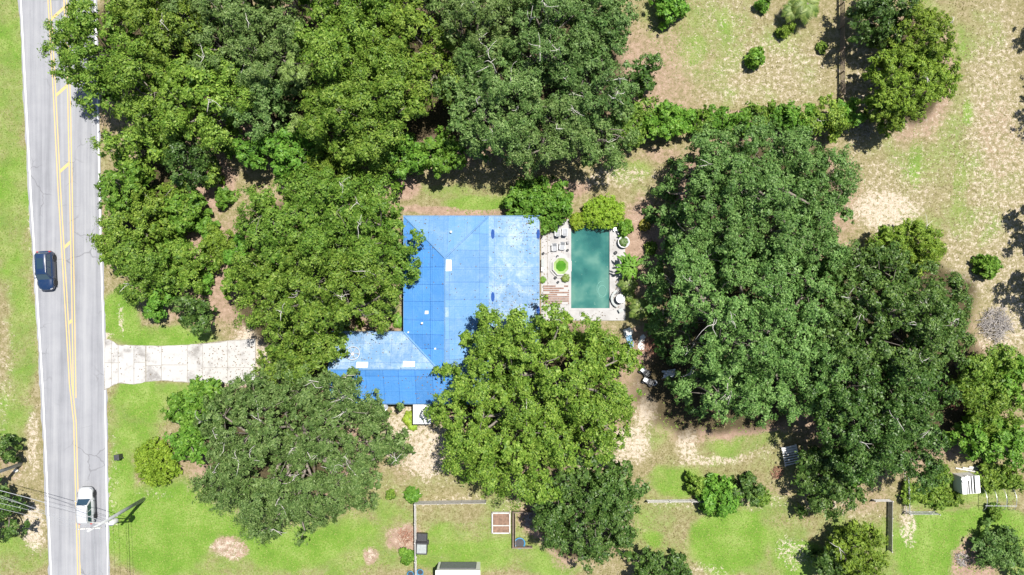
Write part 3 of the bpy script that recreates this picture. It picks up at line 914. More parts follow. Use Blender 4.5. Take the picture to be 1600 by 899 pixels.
# steps in two corners, algae-tinted
M['algae_step'] = simple('algae_step', (0.20, 0.28, 0.10), 0.8, var=0.2)
for (cx, cy, r0, dirs) in ((-hw, hl - .7, .5, 1), (-hw, -hl + 1.7, .7, 1)):
    mb = MB()
    for k, (rad, zt) in enumerate(((.55, -.10), (.8, -.4))):
        pts = [(cx + rad * .8 * math.sin(t), cy + rad * math.cos(t)) for t in np.linspace(0, math.pi, 9)]
        pts = [(max(px_, -hw + .03), py_) for px_, py_ in pts]
        mb.prism(list(reversed(pts)), -1.05, zt - .02 - .0)
    mb.build('corner_step', M['algae_step'], pool)


def water_mat(name, cols, scale, alpha, off=(0, 0, 0)):
    m, nt, b, out = new_mat(name)
    pos = coords(nt, 'Object')
    mp = nt.nodes.new('ShaderNodeMapping'); mp.inputs['Location'].default_value = off
    nt.links.new(pos, mp.inputs['Vector'])
    f = noise(nt, mp.outputs[0], scale, 3, 0.5, 0.15)
    c = ramp(nt, f, cols)
    sp = smooth_n(nt, noise(nt, pos, 2.7, 3, 0.6), 0.70, 0.74)      # floating specks
    c = mixc(nt, math_n(nt, 'MULTIPLY', sp, 0.35), c, (0.45, 0.55, 0.45))
    nt.links.new(c, b.inputs['Base Color'])
    b.inputs['Roughness'].default_value = 0.05
    b.inputs['IOR'].default_value = 1.33
    nt.links.new(bump(nt, noise(nt, pos, 3.0, 3), 0.04, 0.05), b.inputs['Normal'])
    tr = nt.nodes.new('ShaderNodeBsdfTransparent'); tr.inputs['Color'].default_value = (0.75, 0.95, 0.9, 1)
    mx = nt.nodes.new('ShaderNodeMixShader'); mx.inputs[0].default_value = alpha
    nt.links.new(tr.outputs[0], mx.inputs[1]); nt.links.new(b.outputs[0], mx.inputs[2])
    nt.links.new(mx.outputs[0], out.inputs['Surface'])
    return m


M['pool_water'] = water_mat('pool_water', [(0.34, (0.012, 0.078, 0.080)), (0.47, (0.030, 0.125, 0.114)), (0.60, (0.080, 0.190, 0.162))], 0.30, 0.82, (3.1, 1.7, 0))
M['spa_water'] = water_mat('spa_water', [(0.3, (0.03, 0.12, 0.006)), (0.6, (0.06, 0.18, 0.01))], 1.5, 0.9)
mb = MB()
nxw, nyw = 12, 24
vs = [(-hw + .006 + (2 * hw - .012) * i / nxw, -hl + .006 + (2 * hl - .012) * j / nyw, -.10) for j in range(nyw + 1) for i in range(nxw + 1)]
mb.add(vs, [(j * (nxw + 1) + i, j * (nxw + 1) + i + 1, (j + 1) * (nxw + 1) + i + 1, (j + 1) * (nxw + 1) + i) for j in range(nyw) for i in range(nxw)])
mb.build('water', M['pool_water'], pool)
# floating vacuum hose, a loose figure of loops
pc = P(940, 455)
pts = []
for t in np.linspace(0, 1, 40):
    a = t * 2 * math.pi * 1.55 + 1.2
    rx = .62 - .18 * t; ry = .85 - .25 * t
    pts.append((pc.x + rx * math.cos(a) + .1 * t, pc.y + ry * math.sin(a) + .35 * (1 - t) * (t < .3), -.085))
mb = MB(); mb.tube(pts, .03, 6)
tag(mb.build('pool_hose', simple('hose_pale', (0.11, 0.26, 0.23), 0.5, var=.1)), 'pale looped vacuum hose floating in the teal pool', 'hose')

# spa
sc_ = P(876.5, 416, .3)
spa = empty('spa', (sc_.x, sc_.y, DZ)); tag(spa, 'raised octagonal spa with pale rim and bright green water', 'spa')
def octa(r, ph=math.pi / 8, sx=1.0): return [(r * sx * math.cos(ph + k * math.pi / 4), r * math.sin(ph + k * math.pi / 4)) for k in range(8)]
mb = MB(); ring_mesh(mb, octa(1.22, sx=.92), octa(1.02, sx=.92), .38, 0.0); mb.build('rim', M['deck_concrete'], spa)
mb = MB()
A, B = octa(1.02, sx=.92), octa(.66, sx=.92)
mb.add([(x, y, .375) for x, y in A] + [(x, y, .2) for x, y in B], [(k, (k + 1) % 8, 8 + (k + 1) % 8, 8 + k) for k in range(8)])
mb.build('bench', M['algae_step'], spa)
mb = MB(); mb.add([(x, y, .215) for x, y in octa(.75, sx=.92)], [tuple(range(8))]); mb.build('water', M['spa_water'], spa)
mb = MB(); ring_mesh(mb, octa(1.55, sx=.9), octa(1.225, sx=.92), .12, 0.0); mb.build('step', M['deck_concrete'], spa)

# worn plank platform beside the spa
pp = P(869, 461)
plat = empty('plank_platform', (pp.x, pp.y, DZ)); tag(plat, 'weathered red-brown plank platform between house and pool', 'platform')
mb = MB(); mb.box((0, 0, .03), (3.1, 2.3, .05)); mb.build('base', M['deck_concrete'], plat)
rp = random.Random(3)
for k in range(9):
    y = 1.05 - k * .255
    L = 3.1; xs_ = -1.55
    while xs_ < 1.5:
        w = rp.uniform(.5, 1.3); w = min(w, 1.55 - xs_)
        if rp.random() > (.35 if k < 3 else .12):
            mb = MB(); mb.box((xs_ + w / 2, y, .08), (w - .03, .17, .05)); mb.build('plank', M['wood_red'], plat)
        xs_ += w


def pool_chair(px, py, rz, label, group=None, z=DZ):
    p = P(px, py, .4)
    o = empty('pool_chair', (p.x, p.y, z), rz); tag(o, label, 'chair', group)
    mb = MB(); mb.box((0, .02, .36), (.52, .62, .07)); mb.build('seat', M['grey_fabric'], o, bevel=.02)
    mb = MB(); mb.box((0, -.42, .60), (.52, .42, .07), 0, math.radians(-48)); mb.build('backrest', M['grey_fabric'], o, bevel=.02)
    for sx in (-.31, .31):
        mb = MB(); mb.box((sx, -.08, .55), (.07, .75, .05)); mb.build('armrest', M['white_plastic'], o)
        for sy in (-.36, .26):
            mb = MB(); mb.box((sx, sy, .26), (.05, .05, .53)); mb.build('leg', M['white_plastic'], o)
    mb = MB(); mb.box((0, .34, .33), (.62, .05, .05)); mb.box((0, -.3, .33), (.62, .05, .05)); mb.build('frame', M['white_plastic'], o)
    return o


gch = 'pale reclining chairs on the pool deck'
pool_chair(871, 363, .08, 'pale reclining chair at the deck shrubs, next to the house', gch)
pool_chair(882.5, 362, -.05, 'pale reclining chair at the deck shrubs, next to the pool', gch)
pool_chair(866.5, 388, math.pi + .05, 'pale reclining chair above the spa, next to the house', gch)
pool_chair(878.5, 386, math.pi - .08, 'pale reclining chair above the spa, next to the pool', gch)


def small_box(name, px, py, size, mat, label, cat, z=DZ, rz=0.0, lid=None, group=None):
    p = P(px, py)
    o = empty(name, (p.x, p.y, z), rz); tag(o, label, cat, group)
    mb = MB(); mb.box((0, 0, size[2] / 2), size); mb.build('body', mat, o, bevel=min(size) * .12)
    mb = MB(); mb.box((0, 0, size[2] + .02), (size[0] * 1.06, size[1] * 1.06, .05)); mb.build('lid', lid or mat, o)
    return o


def pot(px, py, r, h, label, plant=None, mat='white_plastic', z=DZ, name='planter'):
    p = P(px, py, h)
    o = empty(name, (p.x, p.y, z)); tag(o, label, 'planter')
    mb = MB(); mb.lathe([(r * .7, 0), (r * .95, h * .9), (r, h * .9), (r, h), (r * .84, h), (r * .8, h * .86)], (0, 0, 0), 16)
    mb.build('pot', M[mat], o, True)
    mb = MB(); mb.lathe([(r * .82, h * .84), (0.001, h * .86)], (0, 0, 0), 14); mb.build('soil', M['soil'], o)
    return o


pot(974.5, 378.5, .72, .55, 'large round white planter holding a dark spiky plant by the pool')
pot(970.5, 362, .5, .35, 'low round white planter empty beside the spiky planter')
small_box('cooler', 960, 359, (.35, .35, .35), M['metal_grey'], 'small grey cube cooler near the white planters', 'cooler', rz=.3)
small_box('side_table', 887, 379.5, (.28, .28, .3), M['metal_dark'], 'tiny dark side table next to the pool edge', 'table')
small_box('deck_box', 847.8, 411, (.34, .9, .45), M['grey_plastic'], 'grey storage box against the porch edge', 'box')
small_box('deck_box', 847.6, 421, (.3, .5, .35), M['white_plastic'], 'white storage box against the porch edge', 'box')
small_box('stool', 969, 485, (.5, .42, .4), M['grey_plastic'], 'grey stool at the corner of the pool deck', 'stool', rz=.5)
for (x_, y_, r_, lab) in ((871, 401, .16, 'small dark pot above the spa rim'), (887, 391, .14, 'tiny dark pot by the pool edge below the side table'), (868, 434, .17, 'small dark pot below the spa'), (872, 441, .14, 'tiny dark pot above the planks'), (849, 396, .15, 'small dark pot at the porch edge'), (962, 395, .2, 'dark pot on the deck right of the pool')):
    pot(x_, y_, r_, .3, lab, None, 'dark_plastic')
# round table with bench seats at the right of the pool
tp = P(968, 467, .7)
tb = empty('patio_table', (tp.x, tp.y, DZ)); tag(tb, 'white round patio table with a curved bench beside the pool', 'table')
mb = MB(); mb.lathe([(.02, .70), (.52, .70), (.55, .72), (.52, .75), (.001, .75)], (.1, 0, 0), 20); mb.build('top', M['white_plastic'], tb)
mb = MB(); mb.lathe([(.3, 0), (.28, .05), (.06, .08), (.05, .70)], (.1, 0, 0), 10); mb.build('pedestal', M['white_plastic'], tb)
mb = MB()
arc = [(.1 + .85 * math.cos(t), .85 * math.sin(t)) for t in np.linspace(math.radians(110), math.radians(250), 9)]
arc2 = [(.1 + 1.12 * math.cos(t), 1.12 * math.sin(t)) for t in np.linspace(math.radians(250), math.radians(110), 9)]
mb.prism(list(reversed(arc + arc2))[::-1], .36, .43); mb.build('bench_seat', M['grey_plastic'], tb)
for t in (math.radians(125), math.radians(180), math.radians(235)):
    mb = MB(); mb.box((.1 + .98 * math.cos(t), .98 * math.sin(t), .18), (.08, .08, .36)); mb.build('leg', M['metal_dark'], tb)

# ================================================================== CARS
def make_car(loc, rz, L, W, paint, label, sunroof):
    car = empty('suv', loc, rz); tag(car, label, 'car')
    hl_ = L / 2; hw_ = W / 2
    # y forward. stations: (y, half width, z_low, z_top)
    st = [(-hl_, .62, .48, .84), (-hl_ + .06, .80, .36, .95), (-hl_ + .2, .92, .30, 1.01), (-hl_ + .5, .98, .26, 1.04), (-.9, 1.0, .24, 1.03), (0, 1.0, .24, 1.01), (.75, 1.0, .24, .99),
          (hl_ - .8, .975, .25, .95), (hl_ - .45, .93, .27, .90), (hl_ - .22, .84, .30, .82), (hl_ - .07, .69, .34, .73), (hl_, .50, .42, .62)]
    rings = []
    for y, w, zl, zt in st:
        w = w * hw_
        rings.append([(-w * .86, y, zl), (-w * .98, y, zl + .1), (-w, y, (zl + zt) / 2 + .02), (-w * .97, y, zt - .1), (-w * .88, y, zt), (-w * .45, y, zt + .035), (0, y, zt + .045),
                      (w * .45, y, zt + .035), (w * .88, y, zt), (w * .97, y, zt - .1), (w, y, (zl + zt) / 2 + .02), (w * .98, y, zl + .1), (w * .86, y, zl)])
    mb = MB(); mb.loft([list(r) for r in rings]); body = mb.build('body', paint, car, True)
    # cabin: glass band from belt to roof
    yb0, yb1 = -hl_ + .14, hl_ - 1.28      # belt rear / front
    yr0, yr1 = -hl_ + .48, hl_ - 1.95      # roof rear / front
    zb, zr = .98, 1.60
    wb, wr = hw_ * .91, hw_ * .72
    def quadpanel(name, pts, mat, par, th=.02):
        mb = MB(); n = len(pts)
        c = sum((Vector(p) for p in pts), Vector()) / n
        mb.add(pts, [tuple(range(n))]); return mb.build(name, mat, par)
    mb = MB(); bt = [(-wb, yb0, zb), (wb, yb0, zb), (wb, yb1, zb), (-wb, yb1, zb)]; tp_ = [(-wr, yr0, zr), (wr, yr0, zr), (wr, yr1, zr), (-wr, yr1, zr)]
    mb.add(bt + tp_, [(0, 1, 5, 4), (1, 2, 6, 5), (2, 3, 7, 6), (3, 0, 4, 7)]); mb.build('pillars', paint, car)
    def on(b0, b1, t0, t1, u0, u1, v0, v1, off):
        b0, b1, t0, t1 = map(Vector, (b0, b1, t0, t1))
        def q(u, v): return (b0.lerp(b1, u)).lerp(t0.lerp(t1, u), v)
        nrm = (b1 - b0).cross(t0 - b0).normalized()
        return [tuple(q(u, v) + nrm * off) for u, v in ((u0, v0), (u1, v0), (u1, v1), (u0, v1))]
    quadpanel('windscreen', on(bt[2], bt[3], tp_[2], tp_[3], .05, .95, .06, .97, .012), M['glass'], car)
    quadpanel('rear_window', on(bt[0], bt[1], tp_[0], tp_[1], .08, .92, .25, .92, .012), M['glass'], car)
    for (b0, b1, t0, t1) in ((bt[1], bt[2], tp_[1], tp_[2]), (bt[3], bt[0], tp_[3], tp_[0])):
        right = b0[0] > 0
        for (u0, u1) in ((.06, .30), (.33, .58), (.61, .93)):
            if not right: u0, u1 = 1 - u1, 1 - u0
            quadpanel('side_window', on(b0, b1, t0, t1, u0, u1, .12, .9, .012), M['glass'], car)
    mb = MB()
    rp_ = []
    for y, s, zz in ((yr0 - .12, .90, zr - .02), (yr0, .98, zr + .03), ((yr0 + yr1) / 2, 1.0, zr + .055), (yr1, .97, zr + .02), (yr1 + .06, .94, zr - .015)):
        w = wr * s + .02
        rp_.append([(-w, y, zz - .05), (-w * .96, y, zz - .01), (-w * .5, y, zz + .02), (0, y, zz + .028), (w * .5, y, zz + .02), (w * .96, y, zz - .01), (w, y, zz - .05)])
    mb.loft(rp_); rf = mb.build('roof', paint, car, True)
    if sunroof:
        mb = MB(); mb.box((0, (yr0 + yr1) / 2 - .1, zr + .082), (wr * 1.1, (yr1 - yr0) * .55, .012)); mb.build('sunroof', M['glass'], rf)
    for sx in (-1, 1):
        mb = MB(); mb.tube([(sx * wr * .92, yr0 + .1, zr + .03), (sx * wr * .92, yr0 + .2, zr + .09), (sx * wr * .92, yr1 - .2, zr + .085), (sx * wr * .92, yr1 - .1, zr + .02)], .022, 5); mb.build('roof_rail', M['metal_grey'], rf)
        mb = MB(); mb.box((sx * (hw_ + .08), yb1 - .25, 1.05), (.2, .12, .14)); mb.build('mirror', paint, car, bevel=.02)
        mb = MB(); mb.box((sx * hw_ * .66, hl_ - .25, .77), (.28, .3, .1), sx * -.5); mb.build('headlight', M['lamp_clear'], car, bevel=.02)
        mb = MB(); mb.box((sx * hw_ * .76, -hl_ + .12, .90), (.2, .16, .2)); mb.build('taillight', M['lamp_red'], car, bevel=.02)
        for yy in (-hl_ + .85, hl_ - .92):
            wv = empty('wheel', (sx * (hw_ - .10), yy, .345)); wv.parent = car
            mb = MB(); mb.lathe([(.22, -.11), (.33, -.115), (.345, -.08), (.345, .08), (.33, .115), (.22, .11)], (0, 0, 0), 20, 'X'); mb.build('tyre', M['rubber'], wv, True)
            mb = MB(); mb.lathe([(.02, sx * .10), (.05, sx * .105), (.21, sx * .085), (.225, sx * .11), (.225, -sx * .09)], (0, 0, 0), 16, 'X'); mb.build('rim', M['alloy'], wv)
            mb = MB(); ysn = [(sx * (hw_ + .012), yy + .44 * math.cos(t), .345 + .44 * math.sin(t)) for t in np.linspace(-.15, math.pi + .15, 11)]
            mb.tube(ysn, .05, 5); mb.build('wheel_arch', M['dark_plastic'], car)
        mb = MB(); mb.box((sx * (hw_ - .01), 0, .32), (.09, L * .5, .12)); mb.build('sill', M['dark_plastic'], car)
    mb = MB(); mb.box((0, hl_ - .03, .48), (W * .5, .1, .18)); mb.build('grille', M['dark_plastic'], car)
    mb = MB(); mb.box((0, -hl_ + .05, .45), (W * .62, .14, .16)); mb.build('rear_bumper', M['dark_plastic'], car)
    return car


ROADZ = 0.007
make_car((-55.58, 2.0, ROADZ), math.pi + math.radians(2.6), 4.72, 1.9, M['paint_blue'], 'dark blue suv with sunroof driving along the left lane', True)
make_car((-50.78, -26.0, ROADZ), math.radians(2.2), 4.4, 1.84, M['paint_white'], 'white suv driving in the lane beside the utility pole', False)

# ================================================================== UTILITY POLES AND WIRES
def pole(base, h, label, arm_rz, transformer):
    o = empty('utility_pole', (base.x, base.y, 0)); tag(o, label, 'utility pole', 'utility poles by the road')
    mb = MB(); mb.tube([(0, 0, -.3), (0, 0, h * .5), (0, 0, h)], [.22, .18, .12], 10); mb.build('shaft', M['pole_concrete'], o, True)
    mb = MB(); mb.box((0, .16, h - .5), (2.4, .12, .14), arm_rz); mb.build('crossarm', M['wood_grey'], o)
    R_ = Matrix.Rotation(arm_rz, 3, 'Z')
    tips = []
    for x in (-1.1, -.45, .45, 1.1):
        q = R_ @ Vector((x, 0, 0)) + Vector((0, .16, h - .42))
        mb = MB(); mb.lathe([(.03, 0), (.07, .04), (.05, .1), (.075, .14), (.02, .2)], q, 8); mb.build('insulator', M['white_plastic'], o)
        tips.append(Vector((base.x, base.y, 0)) + q + Vector((0, 0, .2)))
    if transformer:
        mb = MB(); mb.lathe([(.02, 6.2), (.28, 6.22), (.3, 6.3), (.3, 7.2), (.24, 7.32), (.02, 7.36)], (.18, -.5, 0), 14); mb.build('transformer', M['white'], o, True)
        mb = MB(); mb.box((.08, -.2, 6.6), (.1, .35, .5)); mb.build('bracket', M['metal_grey'], o)
        mb = MB(); mb.tube([(0, 0, 6.0), (0.2, -.1, 6.0)], .06, 6); mb.box((-.5, -.1, 8.2), (1.6, .08, .1)); mb.build('lower_arm', M['wood_grey'], o)
    return o, tips


pA = P(225, 780); pB = P(33, 725); pC = P(235, 1230)
oA, tA = pole(pA, 11.2, 'tall grey utility pole with transformer by the lime bush and lawn', .05, True)
oB, tB = pole(pB, 11.2, 'grey utility pole on the verge across the road from the lawn', 1.9, False)
oC, tC = pole(pC, 11.2, 'grey utility pole farther down the road past the lawn', .05, False)


def wire(a, b_, sag, label, r=.016):
    pts = []
    for t in np.linspace(0, 1, 17):
        q = a.lerp(b_, t); q = Vector((q.x, q.y, q.z - sag * 4 * t * (1 - t))); pts.append(q)
    mb = MB(); mb.tube(pts, r, 5)
    o = mb.build('power_line', M['wire']); tag(o, label, 'wire', 'overhead wires')
    return o


lab1 = 'thin overhead wire crossing the road between two utility poles'
lab2 = 'thin overhead wire running from the transformer pole along the road verge'
for k in range(4):
    wire(tB[k], tA[3 - k] if k % 2 else tA[k], .5 + .12 * k, lab1)
    wire(tA[k], tC[k], .7, lab2)
wire(Vector((pB.x, pB.y, 8.2)), Vector((pA.x, pA.y, 8.2)), .5, lab1, .03)
wire(Vector((pA.x, pA.y, 8.0)), Vector((pC.x, pC.y, 8.0)), .6, lab2, .03)

# ================================================================== FENCES
def fence(pts_px, h, mat, name, label, group=None, z=0, panel_l=2.4, gap=0.0):
    """board fence along a pixel polyline on the ground"""
    p0 = P(*pts_px[0])
    root = empty(name, (p0.x, p0.y, 0)); tag(root, label, 'fence', group)
    for i in range(len(pts_px) - 1):
        a = P(*pts_px[i]) - p0; b_ = P(*pts_px[i + 1]) - p0
        d = b_ - a; L = d.length; n = max(1, round(L / panel_l)); rz = math.atan2(d.y, d.x); u = d.normalized()
        for k in range(n):
            s0 = a + u * (L * k / n); s1 = a + u * (L * (k + 1) / n)
            mb = MB(); c = (s0 + s1) / 2; ln = L / n - .1
            nb = int(ln / .145)
            for q in range(nb):
                t = (q + .5) / nb - .5
                mb.box((c.x + u.x * t * ln, c.y + u.y * t * ln, .06 + (h - .1) / 2 + random.uniform(-.02, .02)), (ln / nb - .012 - gap, .025, h - .1), rz)
            for zz in (.35, h - .3):
                mb.box((c.x - u.y * .035, c.y + u.x * .035, zz), (ln, .04, .09), rz)
            mb.build('panel', M[mat], root)
        for k in range(n + (1 if i == len(pts_px) - 2 else 0)):
            s0 = a + u * (L * k / n)
            mb = MB(); mb.box((s0.x, s0.y, h / 2), (.1, .1, h + .06), rz); mb.build('post', M[mat], root)
    return root


fence([(759, 781), (650, 783), (651.5, 960)], 1.5, 'wood_grey', 'board_fence', 'pale weathered board fence cornering round the small bush by the sandy drive', panel_l=2.4)
fence([(1010, 781), (1112, 780)], 1.2, 'wood_grey', 'board_fence', 'pale board fence between sandy lot and green back lawn')
fence([(1362, 780), (1388, 780), (1387, 858)], 1.05, 'wood_grey', 'board_fence', 'pale board fence corner throwing a dark narrow shadow strip')
fence([(1410, 722), (1413, 799), (1458, 799)], 1.4, 'metal_grey', 'garden_fence', 'thin grey fence corner around the weedy garden plot', gap=.1)


def rail_fence(pa, pb, label):
    p0 = P(*pa); p1 = P(*pb); d = p1 - p0; L = d.length; n = round(L / 2.85); rz = math.atan2(d.y, d.x); u = d.normalized()
    root = empty('rail_fence', (p0.x, p0.y, 0)); tag(root, label, 'fence')
    for k in range(n + 1):
        s = u * (L * k / n)
        mb = MB(); mb.box((s.x, s.y, .72), (.13, .13, 1.5), rz); mb.build('post', M['wood_brown'], root)
        if k < n:
            c = u * (L * (k + .5) / n)
            for zz in (.3, .62, .94, 1.28):
                mb = MB(); mb.box((c.x - u.y * .085, c.y + u.x * .085, zz), (L / n - .03, .035, .16), rz); mb.build('rail', M['wood_brown'], root)
    return root


rail_fence((1310, -60), (1311, 152), 'brown four-rail fence dividing the dry pasture from the dark cedars')

# ================================================================== SMALL THINGS IN THE LOTS
# wheelie bin
bp = P(189.5, 712)
wb_ = empty('wheelie_bin', (bp.x, bp.y, 0), .1); tag(wb_, 'black wheelie bin standing on the verge near the lime bush', 'bin')
mb = MB(); mb.loft([[(-.22, -.24, .05), (.22, -.24, .05), (.22, .24, .05), (-.22, .24, .05)], [(-.28, -.31, 1.0), (.28, -.31, 1.0), (.28, .31, 1.0), (-.28, .31, 1.0)]]); mb.build('body', M['dark_plastic'], wb_, bevel=.03)
mb = MB(); mb.box((0, 0, 1.04), (.6, .68, .07)); mb.build('lid', M['dark_plastic'], wb_, bevel=.03)
for sx in (-.24, .24):
    mb = MB(); mb.lathe([(.02, -.03), (.12, -.03), (.12, .03), (.02, .03)], (sx, -.28, .12), 12, 'X'); mb.build('wheel', M['rubber'], wb_)

# utility trailer by the fence
tp = P(660.5, 847)
tr_ = empty('utility_trailer', (tp.x, tp.y, 0), -.03); tag(tr_, 'dark open utility trailer with a grey lidded box behind the board fence', 'trailer')
mb = MB(); mb.box((0, .75, .45), (1.2, 1.0, .06)); mb.build('bed', M['metal_dark'], tr_)
for (x, y, sx, sy) in ((-.6, .75, .05, 1.0), (.6, .75, .05, 1.0), (0, 1.25, 1.2, .05), (0, .25, 1.2, .05)):
    mb = MB(); mb.box((x, y, .65), (sx, sy, .4)); mb.build('side_panel', M['metal_dark'], tr_)
mb = MB(); mb.box((0, -.5, .55), (1.3, 1.35, .85)); mb.build('storage_box', M['metal_dark'], tr_, bevel=.03)
mb = MB(); mb.box((0, -.48, 1.0), (1.12, 1.05, .05)); mb.build('lid', M['grey_plastic'], tr_, bevel=.02)
for sx in (-.68, .68):
    mb = MB(); mb.lathe([(.05, -.08), (.28, -.08), (.28, .08), (.05, .08)], (sx, .1, .28), 14, 'X'); mb.build('wheel', M['rubber'], tr_)

# white outbuilding at the lower lawn
sb = P(718, 875)
shed = empty('outbuilding', (sb.x, sb.y, 0)); tag(shed, 'white flat-roofed outbuilding with a dark wide front on the lower lawn', 'shed')
W2, D2, H2 = 5.0, 6.0, 2.5
mb = MB(); mb.box((0, -D2 / 2 - .25, H2 / 2), (W2, D2, H2)); mb.build('wall', M['white'], shed)
mb = MB(); mb.box((0, -D2 / 2 - .25, H2 + .07), (W2 + .2, D2 + .1, .13)); rfo = mb.build('roof', M['white'], shed)
mb = MB(); mb.box((-.05, -.22, 1.15), (W2 - .75, .07, 1.9)); door_o = mb.build('roller_door', M['metal_dark'], shed)
for k in range(9):
    mb = MB(); mb.box((-.05, -.175, .33 + k * .205), (W2 - .85, .03, .17)); mb.build('door_slat', simple('slat_grey', (.10, .11, .125), .5) if k == 0 else bpy.data.materials['slat_grey'], door_o)

# tubs next to the fence
for (px_, py_, lab) in ((657, 893, 'dark blue plastic tub on the lawn side of the board fence'), (642, 896, 'grey-blue plastic tub outside the board fence')):
    q = P(px_, py_)
    o = empty('plastic_tub', (q.x, q.y, 0)); tag(o, lab, 'tub')
    mb = MB(); mb.lathe([(.28, 0), (.38, .35), (.42, .36), (.42, .39), (.35, .39), (.27, .08), (.001, .08)], (0, 0, 0), 16); mb.build('bowl', M['blue_plastic'], o, True)
    mb = MB(); mb.lathe([(.32, .25), (.001, .251)], (0, 0, 0), 12); mb.build('water', M['metal_dark'], o)

# raised beds
q = P(783, 816)
bed = empty('raised_bed', (q.x, q.y, 0)); tag(bed, 'white framed raised garden bed with withered plants near the dark oak', 'planter')
for (x, y, sx, sy) in ((-1.05, 0, .14, 2.5), (1.05, 0, .14, 2.5), (0, -1.2, 2.1, .14), (0, 1.2, 2.1, .14), (0, -.3, 2.0, .1)):
    mb = MB(); mb.box((x, y, .2), (sx, sy, .42)); mb.build('board', M['wood_grey'], bed)
mb = MB(); mb.box((0, 0, .14), (2.0, 2.3, .26)); mb.build('soil', M['soil'], bed)
q = P(816, 826)
pen = empty('garden_pen', (q.x, q.y, 0)); tag(pen, 'narrow dark-framed garden pen under the broad-leaved dark oak', 'pen')
for (x, y, sx, sy) in ((-1.1, 0, .12, 4.4), (-.85, 0, .06, 4.2), (0.1, -2.1, 2.2, .12), (0.1, 2.1, 2.2, .12)):
    mb = MB(); mb.box((x, y, .35), (sx, sy, .7)); mb.build('board', M['wood_brown'], pen)
q = P(812, 848)
o = empty('paddling_pool', (q.x, q.y, 0)); tag(o, 'small teal paddling pool in the garden pen under the oak', 'paddling pool')
mb = MB(); mb.lathe([(.55, .02), (.68, .2), (.68, .3), (.58, .3), (.5, .1), (.001, .1)], (0, 0, 0), 18); mb.build('ring', M['blue_plastic'], o, True)
mb = MB(); mb.lathe([(.55, .2), (.001, .201)], (0, 0, 0), 14); mb.build('water', M['metal_dark'], o)

# derelict white shed and hoop frames in the weedy plot
q = P(1502, 752)
ws = empty('derelict_shed', (q.x, q.y, 0), math.radians(4)); tag(ws, 'derelict white shed with broken roof slats in the weedy plot', 'shed')
mb = MB()
for (x, y, sx, sy) in ((-.98, 0, .06, 2.0), (.98, 0, .06, 2.0), (0, 1.0, 2.0, .06), (0, -1.0, 2.0, .06)):
    mb.box((x, y, .85), (sx, sy, 1.7))
mb.build('wall', M['white'], ws)
for k, (x, w) in enumerate(((-.72, .42), (-.38, .1), (-.12, .16), (.18, .16), (.72, .6))):
    mb = MB(); mb.box((x, 0.02 * k, 1.74 + .03 * k), (w, 2.05, .05), 0, 0, .05 * (k - 2)); mb.build('roof_slat', M['white'], ws)
mb = MB(); mb.box((-.6, .75, 1.78), (.9, .6, .05), .4); mb.build('roof_sheet', M['white'], ws)
for k in range(4):
    xg_ = P(1531 + k * 15.5, 0).x
    base = P(1531 + k * 15.2, 788)
    o = empty('hoop_frame', (base.x, base.y + .75, 0)); tag(o, ('first', 'second', 'third', 'fourth')[k] + ' white pipe hoop of the bare tunnel frame from the derelict shed', 'hoop', 'bare tunnel hoops')
    pts = [(.1 * math.sin(t), 1.4 * math.cos(t), 1.15 * math.sin(t) ** .8 + .02) for t in np.linspace(0.02, math.pi - .02, 13)]
    pts = [(0, 1.42, -.05)] + pts + [(0, -1.42, -.05)]
    mb = MB(); mb.tube(pts, .03, 6); mb.build('pipe', M['metal_grey'], o)
a = P(1531, 788); b_ = P(1577, 788)
mb = MB(); mb.tube([(a.x - .1, a.y + .15, 1.13), (b_.x + .1, b_.y + .12, 1.13)], .03, 6)
tag(mb.build('ridge_pipe', M['metal_grey']), 'long pale pipe lying along the tunnel hoops', 'pipe')
# timber lying in front of shed
q = P(1530, 733)
mb = MB()
o = empty('timber_stack', (q.x, q.y, 0), -.08); tag(o, 'grey timbers lying on bare dirt behind the derelict shed', 'timber')
for k in range(4):
    mb = MB(); mb.box((-.8 + k * .55, .25 * k - .3, .08 + .05 * (k % 2)), (4.2 - .5 * k, .16, .12), -.1 + .06 * k); mb.build('timber', M['wood_grey'], o)

# white slatted frame by the sandy lot
q = P(1236, 712, .5)
o = empty('slatted_frame', (q.x, q.y, 0), math.radians(12)); tag(o, 'white slatted bed frame leaning half under the oak by the sandy lot', 'frame')
for k in range(8):
    mb = MB(); mb.box((0, 1.0 - k * .29, .42), (1.75, .23 if k < 3 else .14, .04)); mb.build('slat', M['white'], o)
for sx in (-.88, .88):
    mb = MB(); mb.box((sx, 0, .4), (.08, 2.4, .1)); mb.build('rail', M['white'], o)
    for sy in (-1.1, 1.1):
        mb = MB(); mb.box((sx, sy, .2), (.08, .08, .4)); mb.build('leg', M['white'], o)

# debris between pool and big oak
def crumple(name, px_, py_, sx, sy, mat, label, cat, seed, rz=0, h=.25, z=0):
    r = np.random.default_rng(seed); n = 9
    q = P(px_, py_)
    g = np.linspace(-.5, .5, n)
    vs = []; fs = []
    for j in range(n):
        for i in range(n):
            e = 1 - max(abs(g[i]), abs(g[j])) * 1.8
            vs.append((g[i] * sx * (1 + .18 * r.normal()), g[j] * sy * (1 + .18 * r.normal()), max(.015, h * (max(e, 0) * .5 + r.random() * .6))))
    for j in range(n - 1):
        for i in range(n - 1):
            a_ = j * n + i; fs.append((a_, a_ + 1, a_ + n + 1, a_ + n))
    m2 = MB(); m2.add(vs, fs); o = m2.build(name, M[mat], None)
    o.location = (q.x, q.y, z); o.rotation_euler = (0, 0, rz)
    sd = o.modifiers.new('solid', 'SOLIDIFY'); sd.thickness = .015
    tag(o, label, cat); return o


